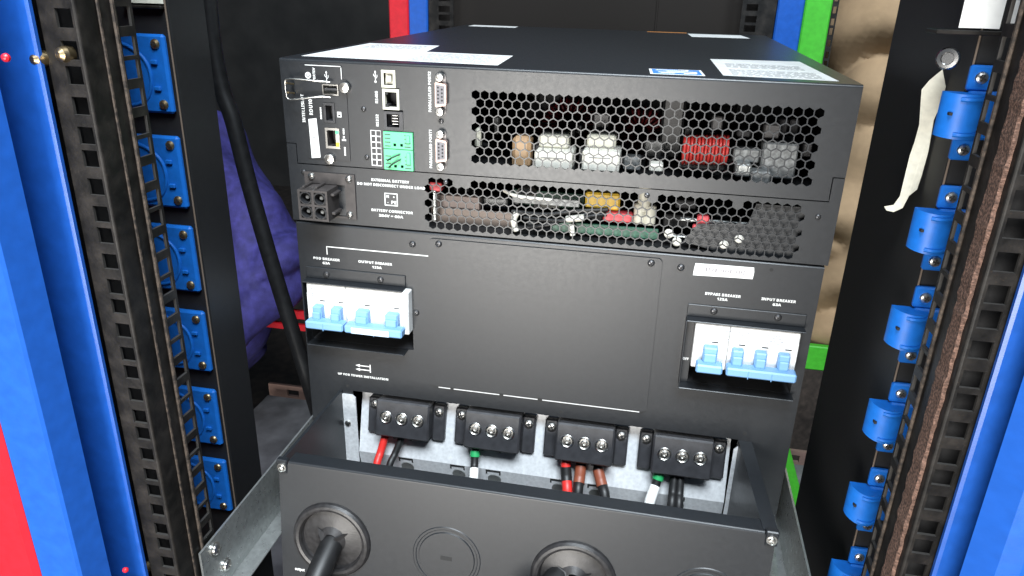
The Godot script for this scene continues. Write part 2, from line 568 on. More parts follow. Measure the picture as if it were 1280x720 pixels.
func _ready():
	# camera
	var cam := Camera3D.new()
	cam.transform = Transform3D(lens, (EYE + Vector3(0, FLOOR, 0)) * 0.001)
	cam.fov = 42.298
	cam.near = 0.02
	cam.far = 40.0
	add_child(cam)
	# surroundings: a dim hall
	var env := Environment.new()
	env.background_mode = Environment.BG_COLOR
	env.background_color = Color(0.20, 0.25, 0.30)
	env.tonemap_mode = Environment.TONE_MAPPER_LINEAR
	env.tonemap_exposure = 1.5
	env.sdfgi_enabled = true
	env.ssao_enabled = true
	env.ssil_enabled = true
	var we := WorldEnvironment.new()
	we.environment = env
	add_child(we)
	# daylight from the open doorway behind the viewer and a ceiling lamp overhead
	lamp("doorway_light", Vector3(-0.24, 0.38, 1.65), Vector3(-0.2, 0.46, 0), Vector2(0.66, 0.68), 2.6, Color(1.0, 0.985, 0.96), Vector3.UP)
	lamp("ceiling_light", Vector3(0.28, 2.35, 1.15), Vector3(0.0, 0.7, 0.0), Vector2(1.2, 0.7), 8.5, Color(0.93, 0.97, 1.0), Vector3(0, 0, 1))
	font = SystemFont.new()
	font.font_names = PackedStringArray(["Droid Sans"])
	font.font_weight = 700
	make_materials()
	make_screws()
	build_hall()
	build_rack()
	build_clips()
	build_unit()
	build_distribution()
	build_brackets()
	build_wires()
	build_people()

func lamp(called: String, at: Vector3, to: Vector3, size: Vector2, energy: float, c: Color, up: Vector3):
	var l := AreaLight3D.new()
	l.name = called
	l.area_size = size
	l.light_energy = energy
	l.light_color = c
	l.shadow_enabled = true
	add_child(l)
	l.look_at_from_position(at, to, up)

func build_hall():
	var g := G.new()
	g.box(Vector3(-3500, -FLOOR - 20, -3500), Vector3(3500, -FLOOR, 3500))
	struct("floor", g, M.floor)
	g = G.new()
	g.box(Vector3(-3500, -FLOOR, -2600), Vector3(3500, 1800, -2500))
	struct("back_wall", g, M.wall)

# square-holed steel angle: face at z, turned web running back
func rail(parent: Node3D, xin: float, side: float, zf: float, y0: float, y1: float, back: float):
	var hs := eia(y0 + 12, y1 - 12)
	var g := G.new()
	var k := G.new()
	var holes := []
	for y in hs:
		var cx := xin + side * 7.6
		holes.append([cx - 4.75, y - 4.75, cx + 4.75, y + 4.75])
	var a: float = min(xin + side * 1.6, xin + side * 22.0)
	var b: float = max(xin + side * 1.6, xin + side * 22.0)
	g.panel(a, y0, b, y1, zf - 1.8, zf, holes, k)
	# rounded bend
	for i in 4:
		var p0 := Vector2.from_angle(PI / 2 * i / 4.0)
		var p1 := Vector2.from_angle(PI / 2 * (i + 1) / 4.0)
		var q0 := Vector3(xin + side * 1.6 * (1 - p0.x), 0, zf - 1.6 * (1 - p0.y))
		var q1 := Vector3(xin + side * 1.6 * (1 - p1.x), 0, zf - 1.6 * (1 - p1.y))
		g.poly([q0 + Vector3(0, y0, 0), q1 + Vector3(0, y0, 0), q1 + Vector3(0, y1, 0), q0 + Vector3(0, y1, 0)], Vector3(-side * (p0.x + 0.1), 0, p0.y + 0.1))
	# web, seen from inside the rack, with its own slots: sheet in (z, y) turned a quarter
	var web := []
	for y in hs:
		web.append([-(zf - back) + 2.2, y - 5.2, -(zf - back) + 13.4, y + 5.2])
	g.xf = Transform3D(Basis(Vector3(0, 0, 1), Vector3(0, 1, 0), Vector3(-side, 0, 0)), Vector3(xin + side * 1.8, 0, zf))
	g.panel(-(zf - back), y0, -1.6, y1, 0.0, 1.8, web, k)
	g.xf = Transform3D.IDENTITY
	var ms := g.mesh()
	k.mesh(ms)
	var r := put(parent, "mounting_rail", ms, [M.rail, M.cut_edge])
	# pressed ridges along the web, rubbed and dusty
	var s := -side
	g = G.new()
	g.box(Vector3(min(xin, xin + s * 1.6), y0, back + 15.5), Vector3(max(xin, xin + s * 1.6), y1, back + 18.5), 0.7)
	part(r, "ridge", g, M.worn)
	g = G.new()
	g.box(Vector3(min(xin, xin + s * 1.0), y0, zf - 17.0), Vector3(max(xin, xin + s * 1.0), y1, zf - 15.0), 0.4)
	part(r, "ridge", g, M.worn)

func build_rack():
	var t := thing("equipment_rack", "black equipment rack with blue, red and green painted corner posts", "rack", Vector3(8, -FLOOR, -200))
	var lo := -FLOOR + 60.0
	var hi := 700.0
	rail(t, -217, -1, 205, -700, 420, 161)
	rail(t, 233, 1, 205, -700, 420, 155)
	# rust-coloured dirt strip stuck along the inner web beside the ridge
	var g := G.new()
	var f := FastNoiseLite.new()
	f.seed = 5
	f.frequency = 0.09
	for i in 280:
		var y := -700.0 + i * 4.0
		var a0 := 187.0 + f.get_noise_1d(y) * 2.2
		var a1 := 187.0 + f.get_noise_1d(y + 4.0) * 2.2
		var b0 := 199.0 + f.get_noise_1d(y + 900.0) * 1.6
		var b1 := 199.0 + f.get_noise_1d(y + 904.0) * 1.6
		var d0 := 231.4 + f.get_noise_1d(y * 2.0 + 300.0) * 0.9
		var d1 := 231.4 + f.get_noise_1d(y * 2.0 + 308.0) * 0.9
		g.poly([Vector3(d0, y, a0), Vector3(d1, y + 4, a1), Vector3(d1, y + 4, b1), Vector3(d0, y, b0)], Vector3(-1, 0, 0))
		g.poly([Vector3(d0, y, b0), Vector3(d1, y + 4, b1), Vector3(232.9, y + 4, b1 + 1), Vector3(232.9, y, b0 + 1)], Vector3(-1, 0, 1))
		g.poly([Vector3(d0, y, a0), Vector3(d1, y + 4, a1), Vector3(232.9, y + 4, a1 - 1), Vector3(232.9, y, a0 - 1)], Vector3(-1, 0, -1))
	var rs := part(t, "gasket_strip", g, M.rust)
	rs.set_meta("label", "rough rusty brown strip along the black mounting rail")
	# closing strips behind the holed rails
	for d in [[-300.0, -222.0], [238.0, 300.0]]:
		g = G.new()
		g.box(Vector3(d[0], -700, 182), Vector3(d[1], 420, 184))
		part(t, "closing_strip", g, M.panel_black)
	# clip carrier plates and deep webs behind them
	g = G.new()
	g.box(Vector3(-300, lo, 96), Vector3(-240, hi, 98), 0.6)
	g.box(Vector3(-241.5, lo, 54), Vector3(-239.5, hi, 95.9), 0.5)
	part(t, "carrier_plate", g, M.panel_black)
	g = G.new()
	g.box(Vector3(245.5, lo, 96), Vector3(300, hi, 98), 0.6)
	g.box(Vector3(244.5, lo, -68), Vector3(246.5, hi, 95.9), 0.5)
	part(t, "carrier_plate", g, M.panel_black)
	for e in [-239.4, 244.4]:
		g = G.new()
		g.box(Vector3(e - 0.5, lo, 98.05), Vector3(e + 0.5, hi, 99.3), 0.3)
		part(t, "edge_strip", g, mat(lin(0.16, 0.12, 0.09), 0.5))
	# blue rear posts: inward side, bevel and front face; then the coloured outer panels
	var z0 := 207.5
	for s in [-1.0, 1.0]:
		var pts: Array
		if s < 0: pts = [Vector2(-260, z0), Vector2(-239.6, z0), Vector2(-239.6, z0 + 2.2), Vector2(-241.4, z0 + 2.8), Vector2(-268, z0 + 2.8), Vector2(-268, z0 + 28.0), Vector2(-241.4, z0 + 29.0), Vector2(-245.0, z0 + 46.5), Vector2(-246.5, z0 + 48.0), Vector2(-273, z0 + 48.6), Vector2(-275, z0 + 47), Vector2(-275, z0)]
		else: pts = [Vector2(290, z0), Vector2(246.6, z0), Vector2(246.6, z0 + 2.2), Vector2(248.4, z0 + 2.8), Vector2(274, z0 + 2.8), Vector2(274, z0 + 23.0), Vector2(248.4, z0 + 24), Vector2(258, z0 + 34), Vector2(267, z0 + 36), Vector2(310, z0 + 37.5), Vector2(313, z0 + 35), Vector2(313, z0)]
		g = G.new()
		# outline lies in (x, z): carry it along y
		g.xf = Transform3D(Basis(Vector3(1, 0, 0), Vector3(0, 0, 1), Vector3(0, -1, 0)), Vector3.ZERO)
		g.prism(pts, -hi, FLOOR)
		part(t, "corner_post", g, M.post_blue)
	g = G.new()
	g.box(Vector3(-345, -FLOOR, 150), Vector3(-276, hi, 257), 3)
	var o := part(t, "side_panel", g, M.post_red)
	o.set_meta("label", "bright red side panel")
	# far corner posts
	var fz := -620.0
	for d in [[-350.0, -318.0, M.post_red, "side_panel"], [-317.5, -287.0, M.post_blue, "corner_post"], [230.0, 266.0, M.post_blue, "corner_post"], [266.5, 303.0, M.post_green, "side_panel"]]:
		g = G.new()
		g.box(Vector3(d[0], -FLOOR, fz - 40), Vector3(d[1], hi, fz), 2)
		part(t, d[3], g, d[2])
	for d in [[-286.0, -246.0, -270.0, -252.0], [182.0, 229.0, 188.0, 204.0], [303.5, 312.0, 305.5, 310.0]]:
		g = G.new()
		var hl := []
		for y in eia(-700, 400): hl.append([d[2], y - 4.5, d[3], y + 4.5])
		g.panel(d[0], -750, d[1], 420, fz - 6, fz - 4, hl)
		part(t, "mounting_rail", g, M.rail)
	# front door behind everything, base tray and painted base beams
	g = G.new()
	g.box(Vector3(-345, -560, fz - 70), Vector3(305, hi, fz - 60), 1)
	g.box(Vector3(60, -560, fz - 59.5), Vector3(63, hi, fz - 57), 0.5)
	part(t, "door", g, M.door)
	g = G.new()
	g.box(Vector3(-620, -706, -600), Vector3(420, -700, 60), 1)
	part(t, "base_tray", g, M.base_grey)
	g = G.new()
	var hb := []
	for i in 26: hb.append([-600.0 + i * 40, -722.0, -575.0 + i * 40, -708.0])
	g.panel(-640, -735, 430, -699, -646, -640, hb)
	part(t, "base_beam", g, mat(lin(0.20, 0.13, 0.11), 0.5))
	g = G.new()
	g.box(Vector3(-760, -478, -508), Vector3(-318, -462, -500), 1.5)
	g.box(Vector3(-760, -500, -508), Vector3(-318, -488, -500), 1.5)
	o = part(t, "cross_bar", g, M.post_red)
	g = G.new()
	g.box(Vector3(270, -615, -815), Vector3(620, -565, -800), 2)
	part(t, "cross_bar", g, M.post_green)
	g = G.new()
	g.box(Vector3(330, -712, -640), Vector3(366, -694, -440), 1.5)
	part(t, "base_rail", g, M.post_green)
	g = G.new()
	g.box(Vector3(270, -800, -812), Vector3(640, -616, -803), 1)
	part(t, "kick_board", g, mat(lin(0.05, 0.038, 0.032), 0.6, 0.0, M.floor.albedo_texture, 6.0))
	# shelf lugs at the top, with the pale paper behind the one and the bolt under it
	g = G.new()
	g.box(Vector3(221, 38.5, 84), Vector3(254, 41, 103), 0.5)
	part(t, "shelf_lug", g, M.rail)
	g = G.new()
	g.box(Vector3(-268, 37, 84), Vector3(-240, 39, 103), 0.5)
	part(t, "shelf_lug", g, M.rail)
	g = G.new()
	g.box(Vector3(232.5, 42, 99.0), Vector3(252.5, 110, 99.6))
	g.box(Vector3(254.5, 45, 99.0), Vector3(259, 58, 99.6))
	o = part(t, "paper_sheet", g, M.paper)
	g = G.new()
	g.box(Vector3(-268, 40.2, 99.0), Vector3(-240, 70, 99.6))
	part(t, "paper_sheet", g, M.paper_old)
	# bolts and cage nut
	g = G.new()
	g.lathe(Vector3(232, 26, 97), Vector3(-0.5, 0.05, 1), [Vector2(0, 0), Vector2(6.0, 0), Vector2(6.0, 2.2), Vector2(5.2, 3.2), Vector2(3.4, 3.3), Vector2(3.0, 2.2), Vector2(0, 2.2)], 20)
	part(t, "bolt", g, M.bolt_dark)
	for p in [P(82, 68, 205), P(50, 74, 207), P(180, 712, 205)]:
		g = G.new()
		g.lathe(p - Vector3(0, 0, 4), Vector3(-0.2, 0, 1), [Vector2(4.2, 0), Vector2(4.2, 4), Vector2(3.6, 6.5), Vector2(1.8, 8), Vector2(0, 8.3)], 16)
		part(t, "bolt", g, M.brass)
	g = G.new()
	g.lathe(P(8, 72, 234), Vector3(0.2, 0, 1), [Vector2(2.2, 0), Vector2(2.0, 1.2), Vector2(1.0, 2.0), Vector2(0, 2.2)], 12)
	part(t, "plug", g, M.post_red)
	g = G.new()
	g.lathe(P(157, 712, 228), Vector3(0.6, 0, 1), [Vector2(2.0, 0), Vector2(1.8, 1.0), Vector2(1.0, 1.7), Vector2(0, 1.8)], 12)
	part(t, "plug", g, M.post_red)
	# torn tape on the black web
	var tp := thing("masking_tape", "torn strip of yellowed masking tape peeling off the black rack web", "tape", Vector3(243.9, -86, 30))
	g = G.new()
	var px := [[1178, 87], [1162, 100], [1152, 112], [1151, 125], [1149, 156], [1143, 178], [1137, 195], [1125, 245], [1117, 256], [1105, 258], [1108, 263], [1117, 265], [1128, 260], [1136, 245], [1146, 237], [1152, 219], [1160, 190], [1167, 150], [1178, 125], [1182, 108]]
	var flat2 := PackedVector2Array()
	var pt := []
	var nn := Vector3(-0.72, 0.0, 0.69)
	for e in px:
		var d := lens * Vector3((e[0] - 640.0) / FOCAL, -(e[1] - 360.0) / FOCAL, -1.0)
		var w := EYE + d * ((Vector3(243.6, 0, 66) - EYE).dot(nn) / d.dot(nn))
		flat2.append(Vector2(e[0], -e[1]))
		pt.append(w - nn * 0.0 + Vector3(0, 0, 0.12 * sin(e[1] * 0.2)))
	var ix := Geometry2D.triangulate_polygon(flat2)
	for i in range(0, ix.size(), 3):
		for b in 2:
			g.poly([pt[ix[i]] - nn * 0.3 * b, pt[ix[i + 1]] - nn * 0.3 * b, pt[ix[i + 2]] - nn * 0.3 * b], nn if b == 0 else -nn)
	part(tp, "tape_strip", g, M.paper_old)

func build_clips():
	# rounded clip: barrel with slots between two screw tabs
	var ys := [17.0, -49.5, -112.0, -178.5, -244.0, -311.0]
	var near := ["just under the top bolt", "beside the lower end of the torn tape", "third down the row with screw tabs", "fourth down the row with screw tabs", "fifth down the row with screw tabs", "lowest of the row with screw tabs"]
	var proto: Node3D
	for i in 6:
		var base := Vector3(247, ys[i] - 38, 98)
		var lb: String = "bright blue barrel-shaped cable clip, " + near[i]
		if i == 0:
			proto = thing("barrel_clip", lb, "cable clip", base, "blue barrel clips on the rack")
			var g := G.new()
			var y: float = ys[0]
			var ar := []
			for k in 15:
				var a := PI * (k / 14.0)
				ar.append(Vector2(243.0 - 10.5 * cos(a), 98.0 + 15.0 * sin(a)))
			for k in 14:
				var p0: Vector2 = ar[k]
				var p1: Vector2 = ar[k + 1]
				var c := Vector2(243, 98)
				var n0 := Vector3(p0.x - c.x, 0, p0.y - c.y).normalized()
				var n1 := Vector3(p1.x - c.x, 0, p1.y - c.y).normalized()
				var yb: float = y - 32.0
				var yh: float = y - 8.0
				g.tri(Vector3(p0.x, yb, p0.y), Vector3(p1.x, yb, p1.y), Vector3(p1.x, yh, p1.y), n0, n1, n1)
				g.tri(Vector3(p0.x, yb, p0.y), Vector3(p1.x, yh, p1.y), Vector3(p0.x, yh, p0.y), n0, n1, n0)
				g.poly([Vector3(p0.x, yh, p0.y), Vector3(p1.x, yh, p1.y), Vector3(c.x, yh, c.y)], Vector3.UP)
				g.poly([Vector3(p0.x, yb, p0.y), Vector3(p1.x, yb, p1.y), Vector3(c.x, yb, c.y)], Vector3.DOWN)
			for r in [y - 10.6, y - 29.4]:
				var rp := []
				for k in range(5, 14): rp.append(Vector3(243.0 - 10.8 * cos(PI * (1.0 - k / 14.0)) * -1.0, r, 98.0 + 15.3 * sin(PI * k / 14.0)))
				g.tube(rp, 1.25, 8)
			g.box(Vector3(244, y - 33, 98.1), Vector3(272, y - 7, 103.5), 1.2)
			part(proto, "barrel", g, M.clip)
			for d in [[y - 7.0, y + 6.5], [y - 45.0, y - 33.0]]:
				g = G.new()
				g.box(Vector3(243, d[0], 98.1), Vector3(256, d[1], 102.0), 1.0)
				part(proto, "screw_tab", g, M.clip)
			g = G.new()
			g.box(Vector3(234.6, y - 19.5, 106.0), Vector3(236.2, y - 18.0, 110.5))
			part(proto, "slot_mark", g, M.pit)
			for yy in [y, y - 39.0]:
				screw(proto, Vector3(249, yy, 102.0), M.steel, 1.15)
		else:
			var d := proto.duplicate()
			d.name = numbered("barrel_clip")
			add_child(d)
			d.position = (base + Vector3(0, FLOOR, 0)) * 0.001
			d.set_meta("label", lb)
	# flat clips on the other carrier
	var yl := [15.5, -51.0, -115.5, -182.5, -250.0, -316.0]
	var nl := ["topmost of its column", "second from the top of its column", "third from the top of its column", "fourth from the top of its column", "second from the bottom of its column", "lowest, above the galvanised bracket"]
	for i in 6:
		var base := Vector3(-256, yl[i] - 45, 98)
		var lb: String = "blue flat cable clip plate with curved ridge, " + nl[i]
		if i == 0:
			proto = thing("flat_clip", lb, "cable clip", base, "blue flat clips on the rack")
			var y: float = yl[0]
			var g := G.new()
			g.box(Vector3(-276, y - 45, 98.1), Vector3(-241.5, y + 6, 103.0), 1.6)
			part(proto, "clip_plate", g, M.clip)
			g = G.new()
			var c := []
			for q in [Vector2(-274, y), Vector2(-266, y - 3), Vector2(-258, y - 9), Vector2(-254.5, y - 17), Vector2(-255, y - 27), Vector2(-261, y - 37), Vector2(-273, y - 41)]:
				c.append(Vector3(q.x, q.y, 103.0))
			g.tube(c, 1.3, 8)
			part(proto, "curved_ridge", g, M.clip)
			g = G.new()
			for q in [-10.0, -27.0]:
				g.box(Vector3(-252, y + q - 3, 103.05), Vector3(-247.5, y + q, 105.0), 0.5)
			part(proto, "rib", g, M.clip)
			for yy in [y, y - 39.0]:
				screw(proto, Vector3(-247.5, yy, 103.0), M.brass, 1.1)
		else:
			var d := proto.duplicate()
			d.name = numbered("flat_clip")
			add_child(d)
			d.position = (base + Vector3(0, FLOOR, 0)) * 0.001
			d.set_meta("label", lb)

const DEEP := -590.0
func rr(x0: float, y0: float, x1: float, y1: float, r: float) -> Array:
	var o := []
	for c in [[x1 - r, y1 - r, 0.0], [x0 + r, y1 - r, PI / 2], [x0 + r, y0 + r, PI], [x1 - r, y0 + r, PI * 1.5]]:
		for k in 5: o.append(Vector2(c[0], c[1]) + Vector2.from_angle(c[2] + PI / 8 * k) * r)
	return o

func build_unit():
	var t := thing("power_supply_unit", "black rack power unit with honeycomb vents and rows of ports", "power unit", Vector3(0, -131.5, -295))
	# lid with a rolled front edge
	var g := G.new()
	var prof := [Vector2(0, DEEP), Vector2(0, -2.2), Vector2(-0.2, -1.3), Vector2(-0.7, -0.6), Vector2(-1.3, -0.2), Vector2(-2.2, 0)]
	for i in prof.size() - 1:
		var a: Vector2 = prof[i]
		var b: Vector2 = prof[i + 1]
		g.poly([Vector3(-215, a.x, a.y), Vector3(215, a.x, a.y), Vector3(215, b.x, b.y), Vector3(-215, b.x, b.y)], Vector3(0, 1, 0.3 + i))
	g.box(Vector3(-214.8, -1.6, DEEP), Vector3(214.8, -0.4, -2.4))
	part(t, "lid", g, M.coat_top)
	var ar := [-62.5, -76.5, 196.5, -13.0]
	# upper face plate
	g = G.new()
	var hl := [[-216, -84, -206.4, -66.2], [206.4, -84, 216, -64.6], ar, [-131.3, -18.6, -119.9, -5.2], [-130.9, -35.2, -117.3, -18.5], [-130.5, -50.8, -114.8, -35.1], [-131.5, -82.2, -106.5, -51.5], [-87.0, -29.0, -81.0, -13.0], [-87.0, -71.6, -81.0, -56.0], [-180.5, -27.5, -166.0, -17.5], [-181, -48.5, -170.5, -32.0], [-181, -69, -167.5, -51.5]]
	g.panel(-215, -82.4, 215, -2.2, -1.2, 0, hl)
	part(t, "upper_face_plate", g, M.coat)
	# lower face plate, stepping up at both ends
	g = G.new()
	var br := [-101.5, -131.0, 196.5, -84.3]
	g.panel(-215, -131.5, 215, -65.3, -1.2, 0, [[-207.1, -83.2, 207.1, -60], br, [-216, -66.9, -200, -60]])
	part(t, "lower_face_plate", g, M.coat)
	# honeycomb sheets
	var cells := {}
	for r in 9:
		for k in 36:
			if r % 2 == 1 and k == 35: continue
			cells[Vector2i(k, r)] = true
	part(t, "vent_grille", grille(ar[0], ar[1], ar[2], ar[3], -1.1, 0, 7.05, 6.25, cells, -57.0, -20.3, 3.52), M.coat)
	cells = {}
	for r in 7:
		for k in range(0, 42):
			if r % 2 == 0 and k == 41: continue
			if r == 0 and (k == 3 or k == 4 or k == 34 or k == 25): continue
			cells[Vector2i(k, r)] = true
	part(t, "vent_grille", grille(br[0], br[1], br[2], br[3], -1.1, 0, 6.95, 6.15, cells, -92.3, -89.7, -3.48), M.coat)
	# sides, bottom, rear
	g = G.new()
	g.box(Vector3(-215, -131.5, DEEP), Vector3(-214, -1.7, -1.3))
	g.box(Vector3(214, -131.5, DEEP), Vector3(215, -1.7, -1.3))
	g.box(Vector3(-213.9, -131.5, DEEP), Vector3(213.9, -130.3, -1.3))
	g.box(Vector3(-213.9, -130.2, DEEP), Vector3(213.9, -1.7, DEEP + 1))
	g.box(Vector3(-213.9, -82.6, -320), Vector3(213.9, -81.6, -1.3))
	part(t, "chassis", g, M.coat_dark)
	# corner screws and seam shadows come from real gaps
	for p in [Vector2(-147.1, -35.7), Vector2(-146.3, -73.7), Vector2(-84.2, -41.5), Vector2(-202.1, -89.5), Vector2(201.5, -94.5), Vector2(-81, -89.5), Vector2(77, -88.0)]:
		screw(t, Vector3(p.x, p.y, 0), M.dark_screw, 0.7)
	build_card(t)
	build_ports(t)
	build_battery(t)
	build_bays(t)
	build_stickers(t)

func build_card(t: Node3D):
	# plug-in card: raised plate with two thumbscrews, three sockets and a wire bail
	var g := G.new()
	g.panel(-196.5, -77.5, -160.2, -4.0, 0.02, 0.9, [[-180.2, -26.6, -166.4, -18.0], [-180.6, -48.2, -170.7, -32.2], [-180.4, -68.6, -167.9, -51.8], [-163.5, -14.0, -160, -4.0]])
	var card := part(t, "plug_in_card", g, M.coat)
	g = G.new()
	g.box(Vector3(-193.4, -4.7, 0.95), Vector3(-164.0, -4.2, 1.05))
	g.box(Vector3(-163.9, -14, 0.95), Vector3(-163.4, -5.2, 1.05))
	part(card, "outline", g, M.ink)
	for p in [Vector2(-160.9, -19.8), Vector2(-177.1, -76.8)]:
		g = G.new()
		g.lathe(Vector3(p.x, p.y, 0.9), Vector3(0, 0, 1), [Vector2(4.3, 0), Vector2(4.3, 3), Vector2(3.8, 3.6), Vector2(1.2, 3.9), Vector2(1.0, 3.2), Vector2(0, 3.2)], 18)
		part(card, "thumbscrew", g, M.steel)
	# usb socket
	g = G.new()
	g.panel(-179.9, -26.4, -166.7, -18.2, 0, 1.6, [[-179.1, -25.6, -167.5, -19.0]])
	g.cav(-179.1, -25.6, -167.5, -19.0, 1.2, 12)
	var s := part(card, "usb_socket", g, M.steel)
	g = G.new()
	g.box(Vector3(-178.6, -23.0, -8), Vector3(-168.2, -21.2, 0.8), 0.3)
	part(s, "tongue", g, M.black_plastic)
	# small black socket
	g = G.new()
	g.panel(-180.3, -48.0, -171.0, -32.5, -1, 1.3, [[-178.5, -46.2, -172.8, -34.5]])
	g.cav(-178.5, -46.2, -172.8, -34.5, 0, 9)
	part(card, "data_socket", g, M.black_plastic)
	# network socket
	g = G.new()
	g.panel(-180.2, -68.4, -168.1, -52.0, -1, 1.5, [[-178.6, -66.4, -171.4, -53.8]])
	s = part(card, "network_socket", g, M.steel)
	g = G.new()
	g.cav(-178.7, -66.5, -171.3, -53.7, 0.5, 11)
	part(s, "cavity", g, M.brown_plastic)
	g = G.new()
	g.box(Vector3(-171.2, -66.6, 1.5), Vector3(-168.6, -63.4, 1.9))
	part(s, "amber_lamp", g, M.yellow)
	g = G.new()
	g.box(Vector3(-171.2, -56.4, 1.5), Vector3(-168.6, -54.0, 1.9))
	part(s, "green_lamp", g, M.terminal_green)
	# bail
	g = G.new()
	g.tube([P(412, 103, 6), P(398, 101.5, 9), P(372, 99, 11), P(358.5, 99, 11), P(356.5, 103, 11), P(358, 118, 11), P(361, 124, 11), P(372, 124, 11), P(398, 121, 9), P(413, 122, 6)], 0.75, 8)
	part(card, "wire_bail", g, M.steel)
	g = G.new()
	g.tube([P(358, 103.5, 11), P(363, 104.5, 5), P(367, 105, 1)], 0.7, 8)
	g.tube([P(360, 115.5, 11), P(364, 116, 5), P(368, 116.5, 1)], 0.7, 8)
	part(card, "bail_stub", g, M.brass)
	# bar-code sticker and print
	g = G.new()
	g.prism([Vector2(-193.8, -46.1), Vector2(-186.9, -45.0), Vector2(-185.7, -76.4), Vector2(-193.4, -77.4)], 0.95, 1.15)
	s = part(card, "sticker", g, M.paper)
	g = G.new()
	var r := RandomNumberGenerator.new()
	r.seed = 4
	var y := -48.5
	while y > -74.0:
		var h := r.randf_range(0.25, 0.7)
		g.box(Vector3(-191.6, y - h, 1.16), Vector3(-189.0, y, 1.2))
		y -= h + r.randf_range(0.3, 0.9)
	part(s, "print", g, M.ink_grey)
	text(card, "INTELLISLOT", Vector3(-198.0, -38.0, 0.05), 22.0, 2.7, M.ink, 90)
	text(card, "RDU101", Vector3(-191.0, -35.5, 0.95), 14.0, 3.0, M.ink, 90)
	text(card, "VERTIV", Vector3(-186.2, -11.5, 0.95), 10.5, 1.9, M.ink, 90)
	# print too small to read
	g = G.new()
	for d in [[-183.5, -45.5, 9], [-165.2, -56.5, 4], [-165.0, -73.5, 7]]:
		var yy: float = d[1]
		while yy < d[1] + d[2]:
			var w := r.randf_range(0.5, 1.1)
			g.box(Vector3(d[0], yy, 0.92), Vector3(d[0] + 1.3, yy + w, 1.0))
			yy += w + 0.35
	part(card, "fine_print", g, M.ink)
	g = G.new()
	g.lathe(Vector3(-191.3, -12.2, 0.92), Vector3(0, 0, 1), [Vector2(1.4, 0), Vector2(2.5, 0), Vector2(2.5, 0.15), Vector2(1.4, 0.15), Vector2(1.4, 0)], 16)
	g.box(Vector3(-192.0, -13.0, 0.92), Vector3(-190.6, -11.4, 1.05))
	part(card, "emblem", g, M.ink)
	usb_mark(card, Vector3(-176.0, -12.6, 0.95), 1.0)
	usb_mark(t, Vector3(-136.3, -10.5, 0.02), 1.0)
	# network mark
	g = G.new()
	for q in [Vector2(-165.6, -61.0), Vector2(-163.6, -61.0), Vector2(-164.6, -58.6)]:
		g.box(Vector3(q.x - 0.7, q.y - 0.7, 0.92), Vector3(q.x + 0.7, q.y + 0.7, 1.05))
	g.box(Vector3(-164.8, -60.9, 0.92), Vector3(-164.4, -58.6, 1.04))
	part(card, "symbol", g, M.ink)
	g = G.new()
	g.panel(-169.0, -43.2, -165.6, -39.0, 0.92, 1.04, [[-168.4, -42.6, -166.2, -41.0], [-168.4, -40.4, -167.4, -39.6]])
	part(card, "symbol", g, M.ink)

func usb_mark(parent: Node3D, at: Vector3, s: float):
	var g := G.new()
	g.xf = Transform3D(Basis.from_scale(Vector3(s, s, 1)), at)
	g.box(Vector3(-0.25, -4, 0), Vector3(0.25, 3, 0.12))
	g.lathe(Vector3(0, -4, 0), Vector3(0, 0, 1), [Vector2(0.9, 0), Vector2(0.9, 0.13), Vector2(0, 0.13)], 10)
	g.prism([Vector2(-0.8, 2.8), Vector2(0.8, 2.8), Vector2(0, 4.4)], 0, 0.13)
	g.prism([Vector2(0, -2.2), Vector2(1.6, -0.4), Vector2(1.6, 1.2), Vector2(1.2, 1.2), Vector2(1.2, -0.2), Vector2(0, -1.6)], 0, 0.11)
	g.prism([Vector2(0, -1.0), Vector2(-1.6, 0.6), Vector2(-1.6, 1.8), Vector2(-1.2, 1.8), Vector2(-1.2, 0.8), Vector2(0, -0.4)], 0, 0.11)
	part(parent, "usb_symbol", g, M.ink)

